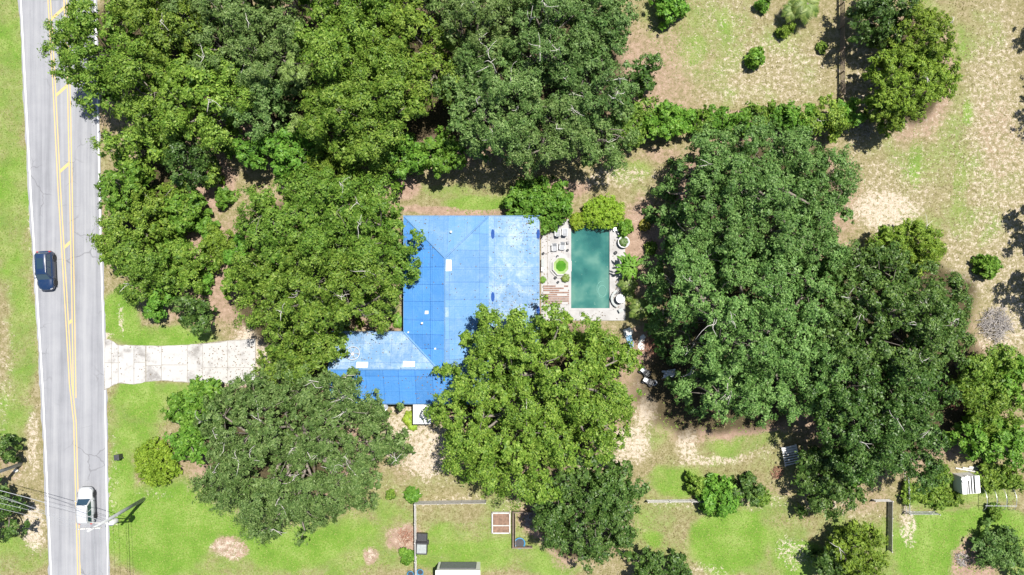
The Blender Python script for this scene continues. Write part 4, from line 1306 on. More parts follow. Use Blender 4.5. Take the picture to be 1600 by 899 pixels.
crumple('plastic_sheet', 981, 519, 1.1, .9, 'white', 'crumpled white plastic sheet beside the blue tarp scrap', 'sheet', 1, .3)
crumple('tarp_scrap', 983, 531, .7, 1.9, 'sky_plastic', 'crumpled light blue tarp scrap on the dirt path by the oak', 'tarp', 2, .3)
crumple('plastic_sheet', 985, 548, .8, 1.3, 'grey_fabric', 'crumpled grey plastic sheet below the blue tarp scrap', 'sheet', 3, .2)
crumple('white_board', 1002, 540, .75, .95, 'white', 'bent white board lying on the reddish dirt', 'board', 4, -.2, .08)
crumple('white_board', 1003.5, 529, .5, .8, 'white', 'small white sheet lying above the bent board', 'board', 5, -.5, .1)
crumple('tarp_scrap', 1045, 583, 1.7, .9, 'metal_grey', 'silvery crumpled tarp scrap at the edge of the bluish oak', 'tarp', 6, .1)
def mower(px_, py_, rz, label):
    q = P(px_, py_)
    o = empty('lawn_mower', (q.x, q.y, 0), rz); tag(o, label, 'mower')
    mb = MB(); mb.box((0, 0, .32), (.75, 1.1, .3)); mb.build('deck', M['metal_dark'], o, bevel=.06)
    mb = MB(); mb.box((0, .42, .6), (.5, .6, .32)); mb.build('engine_cover', M['metal_grey'], o, bevel=.06)
    mb = MB(); mb.box((0, -.3, .62), (.48, .42, .12)); mb.box((0, -.52, .8), (.48, .1, .4)); mb.build('seat', M['dark_plastic'], o, bevel=.03)
    mb = MB(); mb.tube([(.17 * math.cos(t), .1 + .17 * math.sin(t), .92) for t in np.linspace(0, 2 * math.pi, 13)], .02, 5, False); mb.tube([(0, .1, .92), (0, .25, .6)], .025, 5); mb.build('steering_wheel', M['dark_plastic'], o)
    for sx in (-.42, .42):
        for sy, r in ((-.42, .26), (.5, .2)):
            mb = MB(); mb.lathe([(.05, -.08), (r, -.07), (r, .07), (.05, .08)], (sx, sy, r), 12, 'X'); mb.build('wheel', M['rubber'], o)
mower(1007, 581, .9, 'old riding mower with silver hood on the sandy path')
mower(1012, 595.5, 1.1, 'old dark riding mower beside the upturned tyre')
q = P(1022, 598)
mb = MB(); mb.lathe([(.18, 0), (.33, .02), (.36, .1), (.33, .2), (.2, .22), (.16, .12), (.18, 0)], (0, 0, 0), 18)
o = mb.build('tyre', M['grey_fabric'], None, True); o.location = (q.x, q.y, 0); tag(o, 'pale round tyre lying next to the dark riding mower', 'tyre')
for i, (px_, py_, r) in enumerate(((12, 714, .35), (26, 735, .3), (655, 772, .22), (725, 745, .2))):
    rs = np.random.default_rng(i); q = P(px_, py_)
    pr = [(r * math.sin(a) * rs.uniform(.85, 1.1), r * .6 * (1 - math.cos(a)) - .03) for a in np.linspace(.05, 2.6, 7)]
    pr.append((0.001, pr[-1][1] + .01))
    mb = MB(); mb.lathe(pr, (0, 0, 0), 9); o = mb.build('boulder', M['stone'], None, True); o.location = (q.x, q.y, 0); o.scale = (1, .8, 1)
    tag(o, ['pale boulder on the verge above the utility pole foot', 'pale boulder right at the verge utility pole', 'stone under the fence-corner bush', 'stone on the sandy drive near the board fence'][i], 'rock')

# ================================================================== VEGETATION
def quads_mesh(name, V):
    """V: (n,4,3) -> mesh of separate leaf quads"""
    n = len(V)
    me = bpy.data.meshes.new(name)
    me.vertices.add(n * 4); me.vertices.foreach_set('co', V.reshape(-1).astype(np.float32))
    me.loops.add(n * 4); me.loops.foreach_set('vertex_index', np.arange(n * 4, dtype=np.int32))
    me.polygons.add(n); me.polygons.foreach_set('loop_start', np.arange(0, n * 4, 4, dtype=np.int32))
    me.update(calc_edges=True)
    return me


def unit(a):
    return a / np.maximum(np.linalg.norm(a, axis=-1, keepdims=True), 1e-6)


def tris_mesh(name, V):
    n = len(V)
    me = bpy.data.meshes.new(name)
    me.vertices.add(n * 3); me.vertices.foreach_set('co', V.reshape(-1).astype(np.float32))
    me.loops.add(n * 3); me.loops.foreach_set('vertex_index', np.arange(n * 3, dtype=np.int32))
    me.polygons.add(n); me.polygons.foreach_set('loop_start', np.arange(0, n * 3, 3, dtype=np.int32))
    me.update(calc_edges=True)
    return me


def leaves(pos, nrm, ln, wd, rng, droop=0.0):
    n = len(pos)
    t = unit(np.cross(nrm, rng.normal(size=(n, 3))))
    if droop: t = unit(t + np.array([0, 0, -droop]))
    b = unit(np.cross(nrm, t))
    s = rng.uniform(.65, 1.35, size=(n, 1))
    L = ln * s; W = wd * s
    sk = rng.uniform(-.25, .25, size=(n, 1)) * L
    return np.stack([pos - t * L * .45 - b * W * .5, pos - t * (L * .3 + sk) + b * W * .5, pos + t * L * .55 + b * W * .1], 1)


STYLE = {   # material, (unused), leaf length, width, leaves per clump, (unused), bare-twig share, z squash
    'bright': ('leaf_bright', .78, .25, .185, 128, 1.0, .04, .78),
    'blue': ('leaf_blue', .62, .225, .165, 128, 1.0, .02, .80),
    'grey': ('leaf_grey', .72, .24, .15, 128, 1.0, .16, .80),
    'dark': ('leaf_dark', .66, .25, .185, 118, 1.0, .02, .80),
    'lime': ('leaf_lime', .42, .18, .12, 140, .9, .0, .75),
    'lush': ('leaf_lush', .55, .32, .25, 92, 1.0, .0, .75),
    'olive': ('leaf_olive', .42, .26, .12, 136, .9, .01, .95),
    'pine': ('leaf_pine', .60, .45, .07, 150, 1.2, .08, .8),
    'yellow': ('leaf_yellow', .45, .24, .16, 80, 1.0, .0, .7),
}
ALL_TREES = []
NLEAF = 0
BOUGH = {'bright': 2.35, 'blue': 1.85, 'grey': 1.95, 'dark': 1.9, 'lime': .8, 'lush': 1.3, 'olive': 1.0, 'pine': 1.3, 'yellow': .8}
GAP = {'bright': .05, 'blue': .05, 'grey': .09, 'dark': .07, 'lime': 0, 'lush': .05, 'olive': .04, 'pine': .2, 'yellow': 0}


def layer0_sink(layer, h, rng):
    return rng.uniform(.06, .18) * h if layer == 0 else 0.0



def limb_tube(mb, a, b_, r0, r1, rng, seg=4, n=5, wob=.12):
    a = np.array(a); b_ = np.array(b_); L = np.linalg.norm(b_ - a)
    pts = []
    off = rng.normal(size=3) * wob * L; off[2] = abs(off[2]) * .6
    for t in np.linspace(0, 1, seg + 1):
        pts.append(Vector(a + (b_ - a) * t + off * math.sin(math.pi * t) * (1 - .3 * t) + rng.normal(size=3) * .02 * L * (0 < t < 1)))
    mb.tube(pts, list(np.linspace(r0, r1, seg + 1)), n)


def make_tree(name, cat, px, py, rpx, h, style, label, group=None, lobes=None, seed=None, dens=1.0, low=0.28, ecc=1.0, dome=False):
    """px,py: where the crown's middle shows in the photograph; rpx its radius there"""
    rng = np.random.default_rng(seed if seed is not None else int(px * 7 + py * 13))
    mat, rc, ll, lw, nl, sp, twig, sq = STYLE[style]
    if dome: sq = h * .72 / max(rpx * H / F, .3)
    zc = h * .72
    c = P(px, py, zc)
    R = rpx * (H - zc) / F
    root = empty(name, (c.x, c.y, 0)); tag(root, label, cat, group)
    small = R < 2.2
    # lobes in local coordinates: (x,y,z,r)
    Lb = []
    if dome:
        sx_ = R * max(ecc, 1) * .3 * (ecc > 1.05)
        Lb = [(-sx_, 0, h * .25, R * .95), (sx_, .05 * R, h * .25, R * .92), (0, -.1 * R, h * .3, R * .9)]
    elif lobes:
        for (lx, ly, lr, lz) in lobes:
            q = P(lx, ly, lz); Lb.append((q.x - c.x, q.y - c.y, lz - .5 * lr * .075, lr * (H - lz) / F))
    else:
        n = 1 if R < .7 else (max(4, int(5 + R * 1.5)) if not small else int(3 + R * 2))
        if n > 1:
            tries = 0
            while len(Lb) < n and tries < 900:
                tries += 1
                d = R * .74 * math.sqrt(rng.random()); a = rng.random() * 2 * math.pi
                r = R * rng.uniform(.27, .42)
                if d + r > R * 1.05: r = R * 1.05 - d
                x, y = d * math.cos(a) * ecc, d * math.sin(a) / ecc
                if any(math.hypot(x - q[0], y - q[1]) < .62 * min(r, q[3]) + .38 * max(r, q[3]) for q in Lb) and tries < 800: continue
                top = h * (1 - .30 * (d / R) ** 2) * rng.uniform(.90, 1.04)
                Lb.append((x, y, max(top - r * .8, h * low), r))
        # a core under the lobes so the middle is never hollow
        Lb.append((0, 0, h * .55 if not small else h * .42, R * (.62 if n > 1 else .9)))
    P_, N_, Y_ = [], [], []
    clumps_all = []
    LA = np.array(Lb)
    SB = BOUGH[style] if not small else max(.42, min(BOUGH[style], R * .55))
    # boughs: domed tufts spaced over the crown surface, some sunk deep so that dark gaps open between them
    x0_, x1_ = (LA[:, 0] - LA[:, 3]).min(), (LA[:, 0] + LA[:, 3]).max()
    y0_, y1_ = (LA[:, 1] - LA[:, 3]).min(), (LA[:, 1] + LA[:, 3]).max()
    bl = []
    for layer, (spc, lo_, hi_, tries) in enumerate(((SB * .80, 0.0, .16, 30), (SB * .80, .14, .32, 22), (SB * 1.2, .40, .58, 8))):
        nt_ = int((x1_ - x0_) * (y1_ - y0_) / (spc * spc) * tries) + 30
        cand = rng.random((nt_, 2)) * [x1_ - x0_, y1_ - y0_] + [x0_, y0_]
        q2 = (cand[:, None, 0] - LA[None, :, 0]) ** 2 + (cand[:, None, 1] - LA[None, :, 1]) ** 2
        ins_ = q2 < np.maximum(LA[None, :, 3] - (.42 * SB if not (small or dome) else .3 * SB), LA[None, :, 3] * .55) ** 2
        ztop = np.where(ins_, LA[None, :, 2] + sq * np.sqrt(np.maximum(LA[None, :, 3] ** 2 - q2, 0)), -1).max(1)
        mid_ = np.where(ins_, 1 - q2 / LA[None, :, 3] ** 2, 0).max(1)
        if not (small or dome): ztop = ztop - 2.0 * (1 - mid_) ** 2
        ok = ins_.any(1); cand = cand[ok]; ztop = ztop[ok]; mid_ = mid_[ok]
        acc = []; cell = {}
        for i in range(len(cand)):
            cx_, cy_ = cand[i]; gx_, gy_ = int(cx_ // spc), int(cy_ // spc); hit = False
            for ax_ in (-1, 0, 1):
                for ay_ in (-1, 0, 1):
                    for j in cell.get((gx_ + ax_, gy_ + ay_), ()):
                        if (cand[j][0] - cx_) ** 2 + (cand[j][1] - cy_) ** 2 < spc * spc: hit = True; break
                    if hit: break
                if hit: break
            if hit: continue
            cell.setdefault((gx_, gy_), []).append(i); acc.append(i)
        for i in acc:
            if layer == 0 and not (small or dome) and rng.random() < GAP[style] + .25 * (mid_[i] < .3): continue
            sink = rng.uniform(lo_, hi_) * h + (rng.random() < .25) * layer0_sink(layer, h, rng)
            rb = SB * rng.uniform(.38, .82) * (1.0, 1.05, 1.2)[layer]
            z_ = max(ztop[i] - sink - rb * .45, min(.3, h * .25))
            bl.append((cand[i][0], cand[i][1], z_, rb, layer))
    for (x, y, z, rb, layer) in bl:
        k = max(5, int(dens * (13.5, 9.5, 6)[layer] * rng.uniform(.75, 1.25)))
        d = unit(rng.normal(size=(k, 3)) + np.array([0, 0, .25])); d[:, 2] = np.where(d[:, 2] < -.15, -d[:, 2], d[:, 2])
        # tufts reach out unevenly along a few twigs
        st_ = rng.uniform(.55, 1.18, size=(k, 1))
        stretch = np.array([1, 1, .62 if small else .85])
        cc = np.array([x, y, z]) + d * rb * st_ * stretch
        cc[:, 2] = np.maximum(cc[:, 2], min(.2, h * .2))
        crad = rb * rng.uniform(.16, .38, size=k)
        crad = np.maximum(crad, .14)
        cnt = np.maximum(6, (nl * .5 * np.minimum(crad / .36, 1.6) ** 1.6 * (1.0, .66, .5)[layer]).astype(int))
        idx = np.repeat(np.arange(k), cnt); m = len(idx)
        dd = unit(rng.normal(size=(m, 3)))
        rr_ = crad[idx][:, None] * rng.random((m, 1)) ** .45 * np.where(rng.random((m, 1)) < .2, 1.8, 1.0)
        pp_ = cc[idx] + dd * rr_ * np.array([1.1, 1.1, .8])
        pp_[:, 2] = np.maximum(pp_[:, 2], .05)
        nn = unit(dd * .55 + d[idx] * .85 + np.array([0, 0, .28]) + rng.normal(size=(m, 3)) * .46)
        P_.append(pp_); N_.append(nn); Y_.append(np.full((m, 1), (.93, 1.45, 2.3)[layer]))
    for (x, y, z, r) in Lb:
        sel = [(q[0], q[1], q[2]) for q in bl if (q[0] - x) ** 2 + (q[1] - y) ** 2 < r * r and q[4] == 0]
        if sel: clumps_all.append((np.array(sel), (x, y, max(min(z - .55 * r, h * .62), h * .3)), unit(np.array(sel) - np.array([x, y, z - r])), r))
    pos = np.concatenate(P_); nr = np.concatenate(N_)
    lay = np.concatenate(Y_)
    V = leaves(pos, nr, ll * lay, lw * lay, rng, .25 if style in ('grey',) else 0.0)
    global NLEAF
    NLEAF += len(V)
    link_mesh('crown' if not small or cat == 'tree' else 'foliage', tris_mesh('crown', V), M[mat], root)
    # trunk and limbs
    bark = M['bark']
    tr = MB(); fork = h * .26
    r0 = .055 * R + .06 if not small else .04 + .03 * R
    lean = rng.normal(size=2) * .05 * h
    top = (lean[0], lean[1], fork)
    tr.tube([(0, 0, -.25), (0, 0, .1), (lean[0] * .5, lean[1] * .5, fork * .5), top], [r0 * 1.7, r0 * 1.35, r0 * 1.05, r0 * .95], 8 if not small else 5)
    tr.build('trunk' if cat == 'tree' else 'stem', bark, root, True)
    br = MB()
    for (cc, l0, d, r) in clumps_all:
        if not (abs(l0[0]) < 1e-6 and abs(l0[1]) < 1e-6):
            limb_tube(br, top, l0, r0 * .5, r0 * .14, rng, 5)
        m = len(cc); step = max(1, int(m / (7 if not small else 3)))
        for q in range(0, m, step):
            limb_tube(br, l0, cc[q], max(.02, r0 * .12), .015, rng, 3, 4)
    if br.v: br.build('branches', bark, root, True)
    if twig and not small:
        bt = MB()
        for (cc, l0, d, r) in clumps_all:
            m = len(cc)
            for q in range(m):
                if rng.random() < twig and d[q][2] > .1:
                    out_ = cc[q] + np.append(rng.normal(size=2) * .5, SB * .55)
                    st_ = np.array(l0) + (cc[q] - np.array(l0)) * .75
                    limb_tube(bt, st_, out_, .06, .025, rng, 4, 4, .16)
                    for _ in range(3):
                        e = out_ + rng.normal(size=3) * np.array([.7, .7, .25])
                        s2 = st_ + (out_ - st_) * rng.uniform(.6, 1.0)
                        limb_tube(bt, s2, e, .04, .015, rng, 3, 4, .16)
        if bt.v: bt.build('bare_twigs', M['bark_pale'], root, True)['kind'] = 'stuff'
    ALL_TREES.append((name, label))
    return root


ORD = ['first', 'second', 'third', 'fourth', 'fifth', 'sixth', 'seventh', 'eighth', 'ninth', 'tenth', 'eleventh', 'twelfth']


def oak(*a, **k): return make_tree('oak_tree', 'tree', *a, **k)
def bush(*a, **k): return make_tree('shrub', 'shrub', *a, **k)


GW = 'oaks of the wood north of the house'
# --- the wood along the top, from the road eastwards
oak(143, 72, 90, 13, 'bright', 'broad bright oak leaning out over the yellow median of the road', GW)
oak(250, 20, 72, 13, 'bright', 'bright oak set back behind the one overhanging the road', GW)
oak(225, 142, 70, 12, 'bright', 'bright oak at the road edge just below the overhanging one', GW)
oak(335, 45, 74, 13.5, 'grey', 'grey-green oak full of bare twigs between bright roadside oaks', GW)
oak(315, 150, 74, 12.5, 'bright', 'bright oak in the wood bordering the pale clearing', GW)
oak(415, 75, 74, 13.5, 'grey', 'grey mossy oak beside the pale green pine', GW)
oak(390, 165, 52, 11, 'grey', 'smaller grey oak above the bright saplings', GW)
oak(545, 45, 92, 14.5, 'bright', 'large bright oak domed over the middle of the wood', GW)
oak(560, 155, 96, 14.5, 'bright', 'large bright oak on the wood edge facing the dirt yard', GW)
oak(655, 85, 72, 14, 'bright', 'bright oak touching the dull green mossy oaks', GW)
oak(745, 40, 72, 14, 'grey', 'dull green mossy oak next to the bright oaks', GW)
oak(770, 145, 92, 14, 'grey', 'broad dull green oak overhanging the grassy strip behind the house', GW)
oak(860, 45, 82, 14, 'grey', 'twiggy grey-green oak in the middle of the mossy oaks', GW)
oak(945, 38, 56, 12, 'grey', 'grey-green oak at the corner of the dry pasture', GW)
oak(850, 202, 66, 11, 'grey', 'mossy oak whose crown ends above the pool shrubs', GW)
oak(930, 130, 70, 12.5, 'grey', 'twiggy oak facing the green patch of the pasture', GW)
oak(945, 212, 56, 10, 'grey', 'lower mossy oak where the hedge meets the wood', GW)
for i_, (x, s_) in enumerate(((170, 'bright'), (255, 'bright'), (345, 'grey'), (430, 'grey'), (520, 'bright'), (610, 'bright'), (700, 'grey'), (790, 'grey'), (880, 'grey'), (950, 'grey'))):
    oak(x, -38 - (x % 3) * 6, 66, 13, s_, ORD[i_] + ' oak from the road in the far fringe of the wood', 'far fringe of the wood', dens=.5)
make_tree('oak_tree', 'tree', 1016, 108, 30, 7.5, 'dark', 'small dark tree standing out from the wood into the pasture', None)
make_tree('pine_tree', 'tree', 462, 108, 22, 14.0, 'pine', 'pale yellow-green pine top poking through the mossy oaks')
make_tree('pine_tree', 'tree', 460, 190, 16, 11.0, 'pine', 'small pale pine above the bright saplings')
GS = 'bright saplings on the wood edge'
make_tree('sapling', 'tree', 455, 232, 46, 8, 'lush', 'vivid green sapling thicket tree below the small pine', GS)
make_tree('sapling', 'tree', 405, 235, 36, 7, 'lush', 'vivid green sapling next to the pale clearing', GS)
make_tree('sapling', 'tree', 690, 238, 36, 6.5, 'lush', 'vivid green sapling beside the grassy strip behind the house', GS)
make_tree('sapling', 'tree', 625, 240, 36, 7, 'lush', 'vivid green sapling at the dirt yard corner', GS)
make_tree('cedar_tree', 'tree', 518, 262, 42, 7.5, 'olive', 'dense olive cedar between saplings and the house oak')
make_tree('oak_tree', 'tree', 575, 240, 45, 9, 'bright', 'lower oak squeezed between the large bright oak and the cedar')
# --- roadside thicket
GR = 'young trees in the roadside thicket'
for (x, y, r, h, s, lab) in (
        (198, 226, 50, 8.5, 'bright', 'young tree at the road edge right below the wood'),
        (285, 250, 42, 8, 'dark', 'darker young tree beside the pale clearing'),
        (185, 290, 46, 7.5, 'lush', 'vivid young tree crowding the road edge line'),
        (240, 320, 44, 7, 'bright', 'young tree in the middle of the roadside thicket'),
        (290, 330, 34, 5.5, 'lush', 'broad-leaved vivid young tree at the clearing edge'),
        (188, 372, 50, 7, 'bright', 'young tree opposite the blue suv, touching the edge line'),
        (228, 418, 54, 7, 'bright', 'young tree in the thicket just above the open verge'),
        (295, 410, 38, 5.5, 'bright', 'young tree by the reddish dirt gap'),
        (240, 470, 26, 4.5, 'lush', 'small vivid tree at the thicket end facing the verge'),
        (372, 440, 30, 6.0, 'bright', 'young tree closing the reddish dirt gap below the big twiggy oak'),
        (368, 392, 26, 6.0, 'lush', 'vivid young tree between the dirt gap and the big twiggy oak'),
        (330, 275, 20, 4.5, 'bright', 'small tree on the upper side of the pale clearing'),
        (300, 488, 36, 5.0, 'dark', 'small dark tree standing alone next to the driveway')):
    make_tree('young_tree', 'tree', x, y, r, h, s, lab, GR)
for (x, y, r, lab) in ((345, 305, 14, 'low green shrub out in the pale clearing'), (320, 355, 18, 'low green shrub between pale clearing and reddish dirt path'), (330, 375, 13, 'low green shrub half under the olive spreading shrub'),
                       (355, 230, 18, 'low green shrub where the wood meets the pale clearing'), (270, 375, 22, 'low green shrub inside the roadside thicket'), (315, 440, 16, 'low green shrub at the lower end of the reddish dirt path')):
    bush(x, y, r, 2.2, 'lush', lab, 'low shrubs in the thicket')
bush(335, 377, 30, 3.2, 'olive', 'olive spreading shrub next to the reddish dirt path')
# --- oaks west of the house
oak(475, 335, 106, 13.5, 'bright', 'big oak with pale twigs over the dirt beside the tarped roof',
    lobes=[(395, 330, 45, 9.5), (450, 310, 48, 12), (515, 315, 50, 12), (570, 320, 46, 10.5), (420, 370, 50, 11.5), (480, 365, 55, 13), (545, 370, 52, 12), (600, 380, 40, 9.5), (625, 420, 22, 7.5), (500, 340, 90, 9), (590, 350, 30, 9.5)])
oak(500, 470, 112, 13.5, 'bright', 'big bright oak covering the west wing corner of the tarped roof', seed=77,
    lobes=[(390, 420, 40, 9), (440, 425, 48, 11.5), (500, 425, 52, 13), (560, 430, 46, 12), (600, 455, 30, 9), (410, 480, 44, 10.5), (470, 480, 50, 12.5), (535, 480, 46, 12), (580, 490, 30, 9), (440, 530, 42, 10.5), (500, 530, 38, 10), (470, 575, 34, 8.5), (435, 570, 28, 8), (480, 470, 85, 8)])
oak(438, 575, 42, 7.0, 'bright', 'low bright tree at the head of the driveway')
# --- lower-left oak
oak(440, 700, 150, 12.5, 'grey', 'wide dark-green oak with pale open limbs beside the lawn', seed=5,
    lobes=[(330, 660, 45, 9), (380, 630, 50, 10.5), (450, 620, 52, 11), (520, 625, 45, 10.5), (570, 650, 34, 9), (602, 705, 30, 8), (560, 700, 40, 9.5), (340, 720, 50, 10.5), (370, 690, 45, 11.5), (410, 680, 30, 11.5), (505, 680, 45, 11.5), (540, 740, 44, 10), (335, 770, 42, 9), (390, 790, 48, 9.5), (450, 800, 46, 10), (505, 800, 40, 9), (520, 770, 40, 10), (430, 760, 34, 9), (560, 790, 26, 7.5), (470, 840, 22, 6.5), (410, 835, 25, 7), (465, 725, 40, 8.5), (440, 720, 34, 8), (480, 760, 40, 9)])
bush(300, 640, 46, 5.0, 'lush', 'vine-covered vivid shrub on the flank of the wide dark-green oak', ecc=1.05)
bush(290, 690, 34, 4.2, 'lush', 'vivid shrub between lime bush and the wide dark-green oak')
bush(236, 727, 36, 3.6, 'lime', 'round lime-green bush standing near the transformer pole', dens=1.1, dome=True)
# --- front oak over the house corner
oak(840, 620, 165, 13.5, 'bright', 'huge bright oak covering the south-east corner of the tarped roof', seed=21,
    lobes=[(770, 515, 40, 9.5), (745, 560, 40, 10), (810, 530, 46, 11.5), (875, 515, 40, 10), (935, 530, 40, 9.5), (965, 570, 36, 9), (790, 580, 48, 12.5), (850, 575, 50, 13), (915, 580, 48, 12), (715, 610, 40, 9.5), (700, 660, 34, 8.5), (755, 640, 48, 12), (820, 640, 50, 13), (890, 640, 50, 13), (955, 630, 42, 10.5), (740, 690, 42, 10.5), (800, 700, 48, 12), (860, 700, 44, 11.5), (920, 690, 40, 10), (960, 680, 28, 8), (770, 750, 42, 10), (825, 760, 42, 10), (720, 730, 28, 8), (840, 620, 120, 8)])
oak(915, 810, 85, 9.5, 'dark', 'dark broad-leaved oak standing over the garden pen', seed=9)
make_tree('oak_tree', 'tree', 965, 770, 48, 8.5, 'dark', 'darker oak crown next to the sandy path and board fence')
# --- big bluish oaks east of the pool
GE = 'bluish oaks east of the pool'
oak(1185, 285, 140, 14, 'blue', 'wide bluish oak just south of the hedge', GE, seed=31,
    lobes=[(1088, 270, 42, 8), (1060, 330, 38, 7), (1130, 240, 46, 11), (1190, 225, 48, 11.5), (1250, 240, 48, 11), (1308, 272, 46, 9.5), (1120, 300, 50, 12.5), (1180, 285, 55, 14), (1245, 300, 52, 13), (1312, 330, 44, 10), (1100, 360, 46, 11), (1160, 350, 50, 13), (1225, 360, 50, 13), (1288, 372, 46, 11), (1185, 300, 105, 8.5), (1052, 300, 20, 6)])
oak(1165, 510, 160, 14.5, 'blue', 'widest bluish oak shading the junk beside the pool path', GE, seed=32,
    lobes=[(1050, 440, 42, 7), (1042, 495, 34, 6), (1100, 410, 48, 12), (1160, 415, 50, 13), (1225, 420, 50, 13), (1090, 470, 52, 13), (1150, 480, 55, 14.5), (1215, 485, 55, 14), (1280, 450, 48, 12), (1092, 540, 44, 9), (1145, 550, 52, 13.5), (1210, 550, 52, 13.5), (1275, 520, 50, 13), (1290, 580, 46, 12), (1090, 608, 38, 7), (1135, 625, 44, 10.5), (1195, 620, 48, 11.5), (1252, 622, 44, 9.5), (1160, 500, 125, 8.5), (1300, 400, 40, 10)])
oak(1405, 500, 130, 13.5, 'dark', 'wide dark glossy oak behind the olive cedar', GE, seed=33,
    lobes=[(1345, 430, 46, 10.5), (1400, 420, 46, 11.5), (1455, 440, 46, 11), (1495, 470, 40, 9.5), (1515, 510, 34, 8.5), (1350, 480, 50, 12.5), (1405, 485, 54, 13.5), (1465, 500, 50, 12.5), (1340, 540, 50, 12), (1400, 550, 54, 13.5), (1460, 560, 50, 12), (1510, 555, 36, 9), (1480, 520, 40, 11), (1400, 500, 110, 8)])
oak(1385, 645, 120, 12.5, 'dark', 'dark oak spreading above the weedy garden plot', GE, seed=34,
    lobes=[(1310, 610, 46, 11), (1365, 610, 50, 12.5), (1425, 610, 50, 12.5), (1475, 620, 42, 10.5), (1320, 660, 38, 7.5), (1350, 670, 50, 11.5), (1410, 670, 50, 12), (1460, 680, 44, 10), (1400, 725, 42, 9), (1450, 730, 40, 8), (1350, 720, 42, 9.5), (1385, 640, 100, 7.5)])
oak(1306, 752, 58, 6.5, 'dark', 'lower oak reaching over the slatted white frame', None, seed=35)
make_tree('young_tree', 'tree', 1345, 735, 30, 7.0, 'lush', 'vivid young tree between dark oak and the fence corner')
make_tree('cedar_tree', 'tree', 1450, 385, 46, 8.0, 'olive', 'rounded olive-green cedar at the edge of the sandy pasture', dome=True)
make_tree('cedar_tree', 'tree', 1395, 385, 30, 6.5, 'olive', 'small olive-green cedar next to the rounded cedar')
GB = 'bright shrubby trees by the weedy plot'
for (x, y, r, h, lab) in ((1540, 580, 46, 7, 'bright shrubby tree next to the grey brush pile'), (1570, 635, 46, 6.5, 'bright shrubby tree above the timber and derelict shed'), (1590, 590, 40, 6.5, 'bright shrubby tree on the sandy edge past the brush pile'), (1535, 690, 40, 5.5, 'bright shrubby tree right behind the derelict shed'), (1585, 695, 40, 5.5, 'bright shrubby tree behind the tunnel hoops')):
    make_tree('shrubby_tree', 'tree', x, y, r, h, 'lush' if x > 1575 or y > 680 else 'bright', lab, GB)
# --- north-east cedars and edge trees
GN = 'cedars along the rail fence'
for (x, y, r, h, lab) in ((1395, 15, 55, 8.5, 'dark leafy cedar set closest to the rail fence'), (1445, 55, 55, 9, 'bright olive cedar with bare twigs beside the rail fence pasture'), (1425, 120, 62, 9.5, 'broadest olive cedar throwing its shadow on the sand'), (1470, 110, 42, 8, 'feathery olive cedar facing the bare sandy track'), (1405, 170, 40, 7.5, 'lower olive cedar at the end of the hedge')):
    make_tree('cedar_tree', 'tree', x, y, r, h, 'olive' if x != 1395 else 'dark', lab, GN)
GX = 'trees beyond the sandy track'
GXN = [(1735, 10), (1730, 125), (1675, 250), (1712, 340), (1715, 440)]
for (x, y, r, h) in ((1735, 10, 55, 11), (1730, 125, 48, 10), (1712, 340, 48, 10), (1715, 440, 55, 11), (1675, 250, 20, 5)):
    oak(x, y, r, h, 'dark', ORD[GXN.index((x, y))] + ' dark oak beyond the sandy track, counted along it from the cedars', GX)
oak(-18, 812, 44, 7.0, 'dark', 'dark oak on the far verge shading the pale gravel patch')
make_tree('young_tree', 'tree', -6, 705, 22, 5, 'dark', 'dark young tree on the verge above the boulders')
# --- hedge
for (x, y, r, h) in ((1000, 188, 32, 4.5), (1035, 186, 30, 4.5), (1065, 182, 28, 4), (1098, 186, 24, 3.5), (1130, 185, 22, 3.4), (1162, 184, 22, 3.4), (1195, 180, 24, 3.6), (1228, 182, 24, 3.6), (1262, 182, 28, 4.2), (1296, 186, 32, 4.6), (1330, 170, 22, 3.6)):
    bush(x, y, r, h, 'lush' if (x // 33) % 3 else 'bright', ORD[round((1330 - x) / 33)] + ' leafy shrub of the overgrown pasture hedge counted from the rail fence', 'hedge shrubs')
# --- garden shrubs
bush(843, 318, 42, 3.4, 'lush', 'spreading vivid shrub at the roof corner by the pool deck', ecc=1.15, dome=True)
bush(872, 322, 20, 2.4, 'lush', 'smaller vivid shrub linking roof corner and clipped hedge')
bush(945, 331, 25, 2.6, 'lime', 'clipped oval hedge at the head of the pool', ecc=1.25, dens=1.1, dome=True)
bush(903, 345, 12, 1.4, 'lime', 'small lime ball shrub at the pool corner', dens=1.2, dome=True)
bush(979, 354, 12, 1.8, 'lush', 'small dark green shrub next to the empty white planter')
bush(858, 352, 12, 1.2, 'bright', 'sparse pale shrub at the porch corner on the deck')
bush(1008, 352, 8, 1.0, 'yellow', 'small yellow shrub at the edge of the bluish oak')
bush(1018, 388, 9, 1.2, 'bright', 'small green clump between tropical plant and bluish oak')
bush(1185, 87, 16, 2.6, 'lush', 'lone vivid bush in the dry pasture')
bush(1230, 46, 12, 1.6, 'olive', 'lone olive bush in the dry pasture')
bush(1285, 73, 7, .8, 'bright', 'tiny green bush with a dead stick in the dry pasture')
bush(1050, 2, 32, 3.6, 'lush', 'dark leafy bush at the far edge of the dry pasture')
bush(1195, 2, 12, 2.0, 'lush', 'small leafy bush beside the palms of the dry pasture')
bush(1550, 416, 18, 2.6, 'lush', 'lone round bush on the sandy ground past the rounded cedar', dome=True)
bush(1127, 780, 30, 3.8, 'lush', 'vivid bush straddling the pale board fence', dome=True)
bush(1168, 768, 28, 3.6, 'dark', 'dark green bush beside the vivid bush at the fence')
bush(1087, 759, 19, 2.6, 'bright', 'smaller bush against the sandy side of the board fence')
bush(1190, 775, 16, 2.0, 'bright', 'small bush at the oak edge by the board fence')
bush(643, 775, 10, 1.3, 'lush', 'round small bush at the board fence corner', dens=1.2, dome=True)
